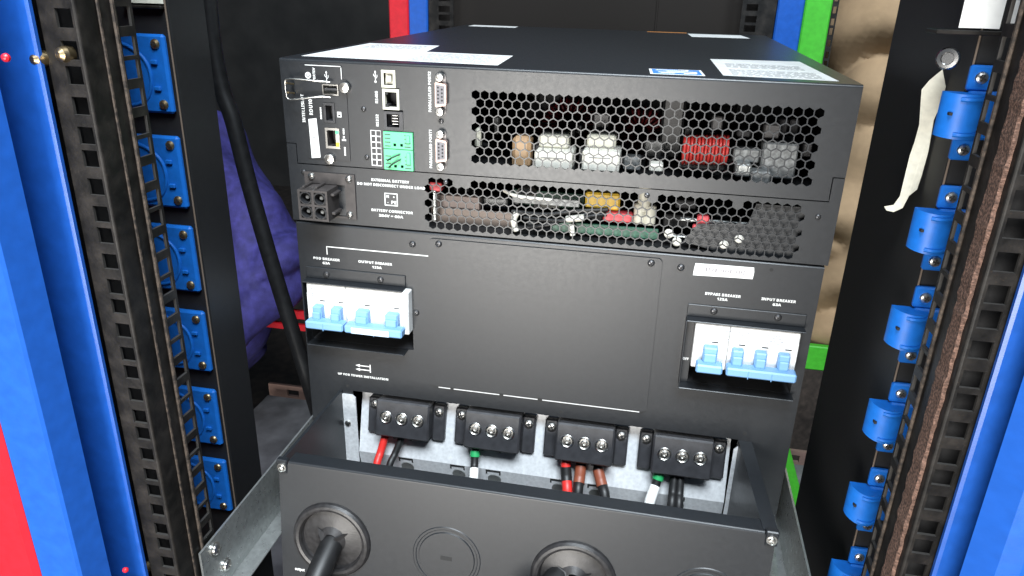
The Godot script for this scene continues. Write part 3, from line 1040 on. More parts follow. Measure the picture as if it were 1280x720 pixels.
func build_ports(t: Node3D):
	# square usb socket
	var g := G.new()
	g.panel(-131.2, -18.4, -120.0, -5.4, -4, 1.0, [[-129.4, -16.6, -121.8, -7.4]])
	g.cav(-129.4, -16.6, -121.8, -7.4, 0, 3)
	g.box(Vector3(-127.6, -14.2, -3), Vector3(-123.6, -9.6, 0.6), 0.3)
	part(t, "usb_socket", g, M.ivory)
	# RS485 socket
	g = G.new()
	g.panel(-130.8, -35.0, -117.4, -19.4, -3, 1.2, [[-128.9, -33.2, -119.2, -21.6]])
	var s := part(t, "network_socket", g, M.ivory)
	g = G.new()
	g.cav(-129.0, -33.3, -119.1, -21.5, 0.2, 12)
	g.box(Vector3(-128.9, -23.6, -8), Vector3(-126.6, -21.6, 0.6))
	g.box(Vector3(-128.9, -33.2, -8), Vector3(-126.6, -31.2, 0.6))
	part(s, "cavity", g, M.inside)
	# RS232 socket with ribs
	g = G.new()
	g.panel(-130.4, -50.6, -114.9, -36.4, -3, 0.8, [[-128.2, -48.4, -118.0, -38.4]])
	g.cav(-128.2, -48.4, -118.0, -38.4, 0, 9)
	s = part(t, "serial_socket", g, M.black_plastic)
	for k in 4:
		g = G.new()
		g.box(Vector3(-124.0, -46.4 + k * 2.2, -5), Vector3(-119.0, -45.7 + k * 2.2, 0.3), 0.2)
		part(s, "contact", g, M.steel)
	# green pluggable terminals, two blocks
	for b in [[-65.0, -52.0], [-82.0, -65.6]]:
		g = G.new()
		g.panel(-131.0, b[0], -107.0, b[1], -6, 2.2, [[-122.8, b[0] + 2.0, -120.6, b[0] + 4.2], [-117.2, b[0] + 2.0, -115.0, b[0] + 4.2]])
		g.cav(-122.8, b[0] + 2.0, -120.6, b[0] + 4.2, 2.0, 7)
		g.cav(-117.2, b[0] + 2.0, -115.0, b[0] + 4.2, 2.0, 7)
		g.box(Vector3(-112.0, b[0] + 5, 2.25), Vector3(-109.0, b[1] - 2, 3.4), 0.3)
		s = part(t, "green_terminal", g, M.terminal_green)
		for k in 4:
			g = G.new()
			var yy: float = b[0] + 1.6 + k * 3.0
			g.box(Vector3(-129.8, yy, 2.25), Vector3(-125.2, yy + 0.7, 2.35))
			g.box(Vector3(-113.6, yy, 2.25), Vector3(-112.6 if k > 1 else -108.6, yy + 0.7, 2.36))
			part(s, "print", g, M.ink_dark)
	g = G.new()
	g.tube([Vector3(-128, -74.5, 3), Vector3(-123, -71.5, 6), Vector3(-117.5, -69.0, 3)], 0.6, 8)
	g.tube([Vector3(-127, -80, 3), Vector3(-122, -76, 6), Vector3(-117.0, -73.0, 3)], 0.6, 8)
	part(t, "jumper_wire", g, M.cable)
	# printed pin table
	g = G.new()
	var hs := []
	for i in 2:
		for j in 6: hs.append([-141.8 + i * 4.2, -79.6 + j * 4.7, -138.3 + i * 4.2, -75.7 + j * 4.7])
	g.panel(-142.4, -80.3, -133.9, -51.8, 0.02, 0.12, hs)
	part(t, "pin_table", g, M.ink)
	text(t, "RS485", Vector3(-136.0, -26.2, 0.02), 9.2, 2.2, M.ink, 90)
	text(t, "RS232", Vector3(-136.2, -44.0, 0.02), 9.2, 2.2, M.ink, 90)
	# paralleling ports
	for d in [[-8.3, -33.9, "PARALLELED PORT2", -20.1], [-50.9, -76.4, "PARALLELED PORT1", -63.7]]:
		var c: float = (d[0] + d[1]) * 0.5
		g = G.new()
		g.prism(rr(-88.2, c - 15.0, -80.0, c + 15.0, 2.0), 0.02, 0.8)
		s = part(t, "serial_port", g, mat(lin(0.16, 0.15, 0.15), 0.45, 0.6))
		g = G.new()
		g.prism([Vector2(-87.4, c - 8.6), Vector2(-86.6, c - 9.2), Vector2(-79.6, c - 8.0), Vector2(-78.6, c - 7.0), Vector2(-78.6, c + 7.0), Vector2(-79.6, c + 8.0), Vector2(-86.6, c + 9.2), Vector2(-87.4, c + 8.6)], 0.82, 5.2)
		var sh := part(s, "shell", g, mat(lin(0.45, 0.32, 0.28), 0.4, 0.6))
		g = G.new()
		g.prism([Vector2(-86.4, c - 7.4), Vector2(-80.0, c - 6.4), Vector2(-80.0, c + 6.4), Vector2(-86.4, c + 7.4)], 5.25, 5.6)
		part(s, "pin_face", g, mat(lin(0.16, 0.15, 0.16), 0.5))
		g = G.new()
		for k in 5: g.cyl(Vector3(-84.8, c - 5.4 + k * 2.7, 5.62), Vector3(-84.8, c - 5.4 + k * 2.7, 5.75), 0.75, 8)
		for k in 4: g.cyl(Vector3(-81.8, c - 4.05 + k * 2.7, 5.62), Vector3(-81.8, c - 4.05 + k * 2.7, 5.75), 0.75, 8)
		part(s, "pin_hole", g, M.pit)
		for y in [d[0], d[1]]:
			g = G.new()
			g.lathe(Vector3(-84.1, y, 0.82), Vector3(0, 0, 1), [Vector2(3.3, 0), Vector2(3.3, 4.4), Vector2(2.8, 5.0), Vector2(1.3, 5.2), Vector2(1.1, 3.5), Vector2(0, 3.5)], 14)
			part(s, "jackscrew", g, M.steel)
		text(t, d[2], Vector3(-93.0, d[3], 0.02), 30.0, 2.2, M.ink, 90)

func build_battery(t: Node3D):
	var g := G.new()
	g.panel(-201.0, -126.4, -157.4, -88.8, 0.02, 1.6, [[-196, -124.6, -166, -98]])
	var s := part(t, "battery_connector", g, M.brown_plastic)
	g = G.new()
	# body stands proud; sockets are turned recesses in it
	var zb := 22.0
	var hc := [Vector2(-191.2, -105.2), Vector2(-179.2, -105.2), Vector2(-191.2, -116.9), Vector2(-179.2, -116.9)]
	g.panel(-198.0, -123.6, -172.6, -98.6, 0, zb, [[-196.0, -110.2, -186.4, -100.2], [-184.0, -110.2, -174.4, -100.2], [-196.0, -121.9, -186.4, -112.1], [-184.0, -121.9, -174.4, -112.1]])
	g.box(Vector3(-195.6, -98.55, 2), Vector3(-193.6, -96.4, 18), 0.4)
	g.box(Vector3(-184.6, -98.55, 2), Vector3(-182.6, -96.4, 18), 0.4)
	g.box(Vector3(-172.55, -104, 2), Vector3(-169.4, -101.8, 16), 0.4)
	g.box(Vector3(-172.55, -119.4, 2), Vector3(-169.4, -117.2, 16), 0.4)
	part(s, "plug_body", g, M.brown_plastic)
	for c in hc:
		g = G.new()
		g.lathe(Vector3(c.x, c.y, zb - 14), Vector3(0, 0, 1), [Vector2(0, 0), Vector2(3.4, 0), Vector2(4.3, 14.3), Vector2(5.3, 14.3), Vector2(5.3, 13.0), Vector2(6.0, 12.9)], 20)
		part(s, "socket_hole", g, M.coat_dark)
		g = G.new()
		g.cyl(Vector3(c.x, c.y, zb - 14), Vector3(c.x, c.y, zb - 3), 1.7, 12, 0.5)
		part(s, "contact_pin", g, M.part_grey)
	for p in [Vector2(-194.7, -92.2), Vector2(-162.3, -92.2), Vector2(-163.0, -122.6)]:
		screw(s, Vector3(p.x, p.y, 1.6), M.steel, 1.0)
	text(t, "EXTERNAL BATTERY", Vector3(-127.5, -91.8, 0.02), 32.0, 2.2, M.ink)
	text(t, "DO NOT DISCONNECT UNDER LOAD", Vector3(-127.0, -95.8, 0.02), 57.5, 2.2, M.ink)
	text(t, "BATTERY CONNECTOR", Vector3(-126.8, -117.2, 0.02), 35.5, 2.2, M.ink)
	text(t, "384V = 60A", Vector3(-128.0, -121.4, 0.02), 21.0, 2.2, M.ink)
	g = G.new()
	g.panel(-132.8, -112.6, -121.6, -102.0, 0.02, 0.12, [[-132.1, -111.9, -122.3, -102.7]])
	part(t, "pin_box", g, M.ink)
	text(t, "N", Vector3(-130.0, -104.8, 0.02), 0, 2.4, M.ink)
	text(t, "+", Vector3(-124.8, -105.0, 0.02), 0, 2.4, M.ink)
	text(t, "-", Vector3(-130.0, -109.6, 0.02), 0, 2.4, M.ink)
	text(t, "PE", Vector3(-124.9, -109.6, 0.02), 4.4, 2.8, M.ink)

# what shows through the honeycomb: pixel boxes turned into blocks at depth z
func blk(t: Node3D, called: String, u0: float, w0: float, u1: float, w1: float, z: float, deep: float, m: Material, bev := 1.0) -> MeshInstance3D:
	var a := P(u0, w0, z)
	var b := P(u1, w1, z)
	var g := G.new()
	g.box(Vector3(a.x, b.y, z - deep), Vector3(b.x, a.y, z), bev)
	return part(t, called, g, m)

func coil(t: Node3D, u: float, w: float, z: float, r: float, tr: float, turns: int, m: Material):
	var c := P(u, w, z)
	var g := G.new()
	for k in turns:
		var a := TAU * k / turns
		var d := Vector3(cos(a), sin(a) * 0.9, 0)
		var ctr := c + d * r
		var ring := []
		for j in 9:
			var b := TAU * j / 8.0
			ring.append(ctr + d * cos(b) * tr + Vector3(0, 0, 1) * sin(b) * tr * 1.2)
		g.tube(ring, 1.1, 6, false)
	part(t, "inductor_coil", g, m)

func build_bays(t: Node3D):
	# upper bay
	for d in [[668, 188, 714, 214], [728, 188, 773, 217]]:
		var o := blk(t, "relay_block", d[0], d[1], d[2], d[3], -14, 30, M.part_white, 1.5)
		var a := P(d[0] + 8, d[1] + 8, -13.6)
		var b := P(d[2] - 10, d[1] + 11, -13.6)
		var g := G.new()
		g.box(Vector3(a.x, b.y, -14.1), Vector3(b.x, a.y, -13.4), 0.2)
		part(o, "slot", g, M.part_grey)
		blk(t, "relay_block", d[0] + 6, d[1] - 20, d[2] - 4, d[1] - 1, -26, 20, M.ivory, 1.5)
	blk(t, "coil_bobbin", 640, 170, 662, 212, -22, 16, M.coil_tan, 3)
	blk(t, "capacitor", 593, 160, 600, 186, -14, 8, M.ivory, 2)
	for k in 13:
		var a := P(855 + k * 4.4, 187, -30)
		var g := G.new()
		var ring := []
		for j in 13: ring.append(a + Vector3(0, cos(TAU * j / 12.0) * 10.5, sin(TAU * j / 12.0) * 10.5))
		g.tube(ring, 1.15, 6, false)
		part(t, "coil_turn", g, M.coil_red)
	var rn := RandomNumberGenerator.new()
	rn.seed = 31
	for k in 46:
		var u := rn.randf_range(598, 1010)
		var w := rn.randf_range(150, 222)
		var hw := rn.randf_range(3, 10)
		var hh := rn.randf_range(3, 12)
		blk(t, "component", u - hw, w - hh, u + hw, w + hh, rn.randf_range(-75, -34), 10, [M.inside, M.part_dark, M.part_grey, M.black_plastic, M.part_dark][rn.randi_range(0, 4)], 1.0)
	for k in 34:
		var u := rn.randf_range(560, 930)
		var w := 238.0 + (u - 560) * 0.07 + rn.randf_range(0, 44)
		var hw := rn.randf_range(2, 8)
		var hh := rn.randf_range(2, 6)
		blk(t, "component", u - hw, w - hh, u + hw, w + hh, rn.randf_range(-60, -22), 8, [M.inside, M.part_dark, M.part_grey, M.zinc_dull, M.part_dark][rn.randi_range(0, 4)], 0.8)
	blk(t, "divider_plate", 538, 258, 640, 286, -20, 2, mat(lin(0.16, 0.125, 0.105), 0.5, 0.3), 0.5)
	blk(t, "ribbon_cable", 640, 244, 724, 260, -12, 2, M.part_grey, 0.6)
	coil(t, 800, 165, -110, 16, 8, 26, M.coil_dark)
	coil(t, 712, 152, -130, 16, 8, 26, M.coil_dark)
	coil(t, 690, 168, -140, 14, 7, 22, M.coil_dark)
	for d in [[780, 196, 800, 214, "capacitor", "part_grey", -30], [806, 175, 836, 200, "heat_sink", "part_grey", -60], [918, 185, 948, 205, "heat_sink", "part_grey", -30], [955, 178, 992, 225, "heat_sink", "part_grey", -24], [940, 214, 962, 232, "capacitor", "part_grey", -12], [850, 205, 905, 214, "busbar", "part_grey", -30], [812, 205, 828, 216, "connector", "part_white", -16], [920, 205, 938, 222, "connector", "zinc_dull", -18]]:
		blk(t, d[4], d[0], d[1], d[2], d[3], d[6], 14, M[d[5]], 1.2)
	for d in [[606, 150, 700, 156, -90], [600, 215, 1010, 232, -60], [830, 120, 850, 200, -60]]:
		blk(t, "wiring_loom", d[0], d[1], d[2], d[3], d[4], 8, M.cable, 2)
	# fan frames standing at the back of the bay
	for x in [-20.0, 70.0, 160.0]:
		var g := G.new()
		g.lathe(Vector3(x, -42, -160), Vector3(0, 0, 1), [Vector2(12, 0), Vector2(12, 8), Vector2(0, 9)], 18)
		for k in 7:
			g.xf = Transform3D(Basis(Vector3(0, 0, 1), TAU * k / 7.0) * Basis(Vector3(1, 0, 0), 0.6), Vector3(x, -42, -158))
			g.box(Vector3(12, -8, -1), Vector3(34, 8, 1), 0.5)
		g.xf = Transform3D.IDENTITY
		part(t, "fan", g, M.inside)
	# lower bay
	blk(t, "circuit_board", 628, 290, 832, 296, -40, 120, M.pcb, 0.5)
	blk(t, "circuit_board", 640, 236, 730, 262, -60, 3, M.pcb, 0.5)
	blk(t, "circuit_board", 690, 276, 822, 300, -13, 2, M.pcb, 0.5)
	blk(t, "heat_sink", 545, 242, 600, 268, -22, 10, mat(lin(0.13, 0.10, 0.09), 0.45, 0.3), 1)
	blk(t, "metal_strap", 541, 238, 545, 276, -8, 6, M.zinc_dull, 0.5)
	blk(t, "heat_sink", 596, 246, 634, 262, -36, 12, M.part_grey, 1)
	blk(t, "red_connector", 536, 228, 552, 240, -9, 10, M.pink, 1)
	blk(t, "transformer", 732, 240, 774, 264, -14, 22, M.yellow, 1.5)
	blk(t, "red_connector", 754, 266, 790, 280, -10, 14, M.pink, 1.5)
	for d in [[644, 236, 668, 252], [672, 250, 700, 262]]:
		blk(t, "capacitor", d[0], d[1], d[2], d[3], -24, 14, M.part_white, 3)
	for d in [[806, 252], [800, 266], [812, 268], [806, 242]]:
		var c := P(d[0], d[1], -18)
		var g := G.new()
		g.cyl(c - Vector3(0, 8, 0), c + Vector3(0, 8, 0), 5, 16, 1.0)
		part(t, "capacitor", g, M.ivory)
	for d in [[830, 268, 860, 285], [845, 250, 870, 262]]:
		blk(t, "heat_sink", d[0], d[1], d[2], d[3], -30, 10, M.inside, 1)
	blk(t, "bus_plate", 850, 276, 962, 281, -13, 3, M.zinc_dull, 0.5)
	blk(t, "bus_plate", 836, 296, 922, 301, -9, 3, M.zinc_dull, 0.5)
	blk(t, "red_connector", 872, 270, 884, 294, -10, 8, M.pink, 1)
	blk(t, "red_connector", 866, 282, 890, 289, -8, 6, M.pink, 1)
	for d in [[836, 292], [924, 298], [846, 302], [905, 305]]:
		var c := P(d[0], d[1], -7)
		var g := G.new()
		g.lathe(c, Vector3(0, 0.3, 1), [Vector2(3.6, -6), Vector2(3.6, 0), Vector2(2, 1.4), Vector2(0, 1.6)], 12)
		part(t, "capacitor", g, M.part_white)
	# blanking plate close behind the last third of the lower vent
	var g := G.new()
	var a := P(945, 258, -7)
	var b := P(1004, 322, -7)
	g.prism([Vector2(a.x - 12, b.y - 4), Vector2(b.x + 6, b.y - 4), Vector2(b.x + 6, a.y + 2), Vector2(a.x, a.y + 2), Vector2(a.x - 4, a.y - 14), Vector2(a.x - 40, a.y - 17), Vector2(a.x - 50, a.y - 32)], -8.4, -7)
	part(t, "baffle_plate", g, M.coat)
	for d in [[[P(640, 264, -9), P(680, 268, -7), P(720, 264, -9), P(760, 262, -12)]], [[P(655, 272, -8), P(700, 276, -6), P(740, 270, -8), P(758, 268, -11)]], [[P(645, 285, -9), P(680, 282, -6), P(715, 272, -8), P(745, 265, -12)]]]:
		g = G.new()
		g.tube(d[0], 1.8, 8)
		part(t, "loom_cable", g, M.cable)
	for d in [[[P(646, 266, -6), P(642, 276, -5), P(645, 288, -6)], 2.6], [[P(708, 274, -6), P(730, 272, -5)], 2.8], [[P(714, 280, -6), P(716, 294, -6)], 2.2], [[P(630, 238, -12), P(650, 246, -8), P(690, 250, -10)], 1.6]]:
		g = G.new()
		g.tube(d[0], d[1], 8)
		part(t, "white_cable", g, M.part_white)

func build_stickers(t: Node3D):
	var flat := Basis(Vector3(1, 0, 0), Vector3(0, 0, -1), Vector3(0, 1, 0))
	var mk := func(called: String, pts: Array, m: Material, h: float, par: Node3D):
		var g := G.new()
		g.xf = Transform3D(flat, Vector3(0, h, 0))
		g.prism(pts, 0, 0.15)
		return part(par, called, g, m)
	var a = mk.call("sticker", [Vector2(-206, 20), Vector2(-207, 172), Vector2(-137, 176), Vector2(-128, 104), Vector2(-49, 102), Vector2(-44, 17)], M.paper, 0.05, t)
	a.set_meta("label", "large white paper label")
	var b = mk.call("sticker", [Vector2(120, 156), Vector2(198, 168), Vector2(202, 16), Vector2(123, 20)], M.paper, 0.05, t)
	var c = mk.call("sticker", [Vector2(69, 44), Vector2(108, 48), Vector2(110, 10), Vector2(71, 8)], M.paper, 0.05, t)
	mk.call("print", [Vector2(71, 41.5), Vector2(106.4, 45), Vector2(108, 12.4), Vector2(73, 10.6)], M.blue_label, 0.21, c)
	var g := G.new()
	g.xf = Transform3D(flat, Vector3(0, 0.37, 0))
	for d in [[74, 34, 96, 37], [82, 27, 104, 30], [76, 20, 100, 23], [90, 33, 98, 41], [95, 15, 104, 25], [78, 14, 88, 17]]:
		g.prism([Vector2(d[0], d[1]), Vector2(d[2], d[1] + 1), Vector2(d[2] + 1, d[3] + 1), Vector2(d[0] + 1, d[3])], 0, 0.08)
	part(c, "print", g, M.ink)
	mk.call("sticker", [Vector2(-203, 548), Vector2(-203, 582), Vector2(-136, 582), Vector2(-134, 548)], M.paper, 0.05, t)
	mk.call("sticker", [Vector2(112, 492), Vector2(108, 560), Vector2(180, 566), Vector2(186, 502)], M.paper, 0.05, t)
	mk.call("sticker", [Vector2(52, 570), Vector2(52, 582), Vector2(107, 584), Vector2(107, 572)], M.orange, 0.05, t)
	# small print on the big labels
	var r := RandomNumberGenerator.new()
	r.seed = 9
	for d in [[a, -120.0, -56.0, 24.0, 96.0], [b, 130.0, 194.0, 24.0, 70.0], [b, 130.0, 190.0, 84.0, 120.0], [a, -196.0, -142.0, 120.0, 165.0]]:
		g = G.new()
		g.xf = Transform3D(flat, Vector3(0, 0.21, 0))
		var y: float = d[3]
		while y < d[4]:
			var x: float = d[1]
			while x < d[2]:
				var w := r.randf_range(2.0, 9.0)
				g.prism([Vector2(x, y), Vector2(min(x + w, d[2]), y), Vector2(min(x + w, d[2]), y + 1.3), Vector2(x, y + 1.3)], 0, 0.05)
				x += w + 1.6
			y += 4.6
		part(d[0], "print", g, M.ink_grey)

func build_distribution():
	var t := thing("distribution_box", "black wiring box with four breaker switches windows under the vented unit", "wiring box", Vector3(0, -470, -290))
	t.set_meta("label", "black wiring box with blue-switched breakers and open terminal tray under the power unit")
	var g := G.new()
	var lop := [-206.4, -242.4, -111.6, -184.0]
	var rop := [124.0, -242.4, 205.2, -184.0]
	g.panel(-213, -470, 213, -135.0, -1.5, 0, [lop, rop, [-171.5, -480, 171.5, -291.5]])
	for i in 4:
		var a0 := PI / 2 * i / 4.0
		var a1 := PI / 2 * (i + 1) / 4.0
		var p0 := Vector2(-135.0 + 2.2 * sin(a0), -2.2 + 2.2 * cos(a0))
		var p1 := Vector2(-135.0 + 2.2 * sin(a1), -2.2 + 2.2 * cos(a1))
		g.poly([Vector3(-213, p0.x, p0.y), Vector3(213, p0.x, p0.y), Vector3(213, p1.x, p1.y), Vector3(-213, p1.x, p1.y)], Vector3(0, 0.5, 0.5))
	g.box(Vector3(-213, -134.0, -560), Vector3(213, -132.8, -2.3))
	part(t, "face_plate", g, M.coat)
	g = G.new()
	g.box(Vector3(-213, -470, -560), Vector3(-211.8, -134.2, -1.7))
	g.box(Vector3(211.8, -470, -560), Vector3(213, -134.2, -1.7))
	g.box(Vector3(-211.7, -470, -560), Vector3(211.7, -468.8, -1.7))
	g.box(Vector3(-211.7, -468.7, -560), Vector3(211.7, -134.2, -558.8))
	part(t, "housing", g, M.coat_dark)
	# screwed-on cover with rounded corners and an edge all round
	g = G.new()
	g.prism(rr(-95.6, -275.2, 93.8, -137.2, 4.0), 0.05, 1.5)
	var cv := part(t, "cover_plate", g, M.coat)
	for x in [[-33.5, -30.0], [0.5, 4.5], [-78.0, -75.0]]:
		g = G.new()
		g.box(Vector3(x[0], -276.2, 0.05), Vector3(x[1], -274.4, 1.58))
		part(cv, "notch", g, M.pit)
	g = G.new()
	g.box(Vector3(-89, -276.6, 0.05), Vector3(88, -275.5, 1.1), 0.2)
	part(cv, "bare_edge", g, M.zinc)
	for x in [-87.0, 85.2]: screw(cv, Vector3(x, -141.2, 1.5), M.dark_screw, 0.95)
	for p in [Vector2(-110.0, -143.9), Vector2(108.2, -143.2), Vector2(-108.3, -206.0)]:
		screw(t, Vector3(p.x, p.y, 0), M.dark_screw, 0.95)
	for p in [Vector2(21.1, -286.3), Vector2(-176, -287), Vector2(176, -284.5), Vector2(175.3, -138.6)]:
		g = G.new()
		g.cyl(Vector3(p.x, p.y, -1), Vector3(p.x, p.y, 0.08), 1.5, 12)
		part(t, "pilot_hole", g, M.pit)
	# print
	text(t, "POD BREAKER", Vector3(-187.5, -164.5, 0.02), 24.0, 2.2, M.ink)
	text(t, "63A", Vector3(-188.0, -168.3, 0.02), 6.6, 2.2, M.ink)
	text(t, "OUTPUT BREAKER", Vector3(-143.5, -163.8, 0.02), 30.0, 2.2, M.ink)
	text(t, "125A", Vector3(-142.3, -167.8, 0.02), 8.6, 2.2, M.ink)
	text(t, "BYPASS BREAKER", Vector3(142.5, -162.8, 0.02), 27.0, 2.2, M.ink)
	text(t, "125A", Vector3(142.4, -166.5, 0.02), 8.0, 2.2, M.ink)
	text(t, "INPUT BREAKER", Vector3(184.3, -162.8, 0.02), 25.5, 2.2, M.ink)
	text(t, "63A", Vector3(183.5, -166.6, 0.02), 6.2, 2.2, M.ink)
	text(t, "OFF", Vector3(120.6, -221.4, 0.02), 4.6, 2.2, M.ink)
	text(t, "UP FOR TOWER INSTALLATION", Vector3(-160.4, -275.2, 0.02), 48.0, 2.1, M.ink)
	g = G.new()
	g.box(Vector3(-187.0, -153.6, 0.02), Vector3(-96.6, -152.8, 0.12))
	g.box(Vector3(-187.0, -160.4, 0.02), Vector3(-186.2, -153.65, 0.12))
	part(t, "printed_line", g, M.ink)
	g = G.new()
	g.box(Vector3(-153.5, -270.4, 0.02), Vector3(-152.5, -262.4, 0.12))
	for y in [-264.4, -268.4]:
		g.box(Vector3(-163, y - 0.45, 0.02), Vector3(-153.6, y + 0.45, 0.12))
		g.prism([Vector2(-167, y), Vector2(-162.8, y - 1.5), Vector2(-162.8, y + 1.5)], 0.02, 0.13)
	part(t, "arrow_symbol", g, M.ink)
	# paper strip above the breakers
	g = G.new()
	g.prism([Vector2(118.8, -138.6), Vector2(140, -138.2), Vector2(162.5, -138.0), Vector2(163.1, -142.0), Vector2(162.7, -147.5), Vector2(150, -147.7), Vector2(118.0, -148.6), Vector2(118.2, -144)], 0.05, 0.25)
	var s := part(t, "sticker", g, M.paper)
	g = G.new()
	var r := RandomNumberGenerator.new()
	r.seed = 12
	var x := 127.0
	while x < 156.0:
		var w := r.randf_range(0.4, 1.5)
		g.box(Vector3(x, -145.0 + r.randf_range(0, 1.2), 0.26), Vector3(x + w, -141.0 - r.randf_range(0, 1.2), 0.3))
		x += w + r.randf_range(0.4, 1.2)
	part(s, "print", g, mat(lin(0.26, 0.24, 0.25), 0.6))
	# guards around the breakers and the breakers themselves
	guard(t, -207.0, -116.8, lop)
	guard(t, 117.0, 206.6, rop)
	for p in [Vector2(-188.0, -178.0), Vector2(-138.8, -178.0), Vector2(137.3, -176.6), Vector2(185.7, -176.6)]:
		screw(t, Vector3(p.x, p.y, 1.4), M.dark_screw, 0.95)
	breaker(t, -203.7, -168.2, [[-196.0, -187.8], [-179.4, -170.6]], -202.4, -200.0, -165.8, 0)
	breaker(t, -167.8, -112.0, [[-157.0, -145.8], [-130.4, -119.4]], -202.4, -164.6, -113.4, 1)
	breaker(t, 124.4, 150.8, [[132.0, 143.0]], -201.5, 127.4, 147.6, 2)
	breaker(t, 151.2, 203.2, [[153.8, 162.6], [171.2, 180.0], [188.6, 197.2]], -201.5, 150.4, 202.6, 3)
	build_tray(t)

func guard(t: Node3D, x0: float, x1: float, op: Array):
	var g := G.new()
	# flange, hood, one cheek and sill of one folded sheet
	g.box(Vector3(x0, -182.8, 0.05), Vector3(x1, -172.6, 1.4), 0.4)
	g.box(Vector3(x0, -184.0, 0.05), Vector3(x1, -182.85, 11.0), 0.4)
	g.box(Vector3(x0 - 0.5, -242.6, 0.05), Vector3(x0 + 0.5, -184.05, 10.6), 0.3)
	g.box(Vector3(x0, -244.0, 0.05), Vector3(x1, -242.65, 11.0), 0.4)
	part(t, "breaker_guard", g, M.coat)
	g = G.new()
	g.cav(op[0], op[1], op[2], op[3], -1.5, 34)
	part(t, "breaker_well", g, M.inside)

func breaker(t: Node3D, x0: float, x1: float, knobs: Array, ky: float, l0: float, l1: float, kind: int):
	var g := G.new()
	g.box(Vector3(x0, -223.6, -24), Vector3(x1, -184.6, 9.4), 0.8)
	g.box(Vector3(x0 + 0.2, -222.6, 9.2), Vector3(x1 - 0.2, -193.0, 10.4), 0.5)
	var b := part(t, "breaker", g, M.breaker)
	g = G.new()
	for k in knobs:
		g.box(Vector3(k[0], -218, 10), Vector3(k[1], ky, 17.5), 1.0)
		g.box(Vector3(k[0] + 0.6, -214, 13), Vector3(k[1] - 0.6, ky - 4.5, 19.5), 0.8)
	g.box(Vector3(l0, -220.4, 14), Vector3(l1, -213.2, 25), 1.2)
	if knobs.size() > 1:
		for k in knobs.size() - 1:
			var m: float = (knobs[k][1] + knobs[k + 1][0]) * 0.5
			g.box(Vector3(m - 0.4, -221.0, 14.5), Vector3(m + 0.4, -214, 25.4), 0.3)
	part(b, "toggle", g, M.toggle)
	if kind == 1:
		g = G.new()
		g.box(Vector3(-158, -219.6, 25.05), Vector3(-124, -214.2, 26.2), 0.4)
		part(b, "switch_label", g, M.strip)
	g = G.new()
	var r := RandomNumberGenerator.new()
	r.seed = 70 + kind
	for i in knobs.size():
		var c: float = (knobs[i][0] + knobs[i][1]) * 0.5 + 2.0
		g.box(Vector3(c - 1.5, -199.8, 10.42), Vector3(c + 3.5, -198.8, 10.55))
	part(b, "status_window", g, M.pit)
	g = G.new()
	for i in 2:
		var xx: float = x0 + 2.0 + i * (x1 - x0) * 0.5
		for row in 4:
			var xe := xx
			while xe < xx + min(11.0, (x1 - x0) * 0.4):
				var w := r.randf_range(0.6, 2.4)
				var zz := 9.42 if row < 2 else 10.42
				g.box(Vector3(xe, -188.8 - row * 2.1 - 0.8, zz), Vector3(xe + w, -188.8 - row * 2.1, zz + 0.06))
				xe += w + 0.7
	part(b, "print", g, mat(lin(0.28, 0.28, 0.30), 0.6))

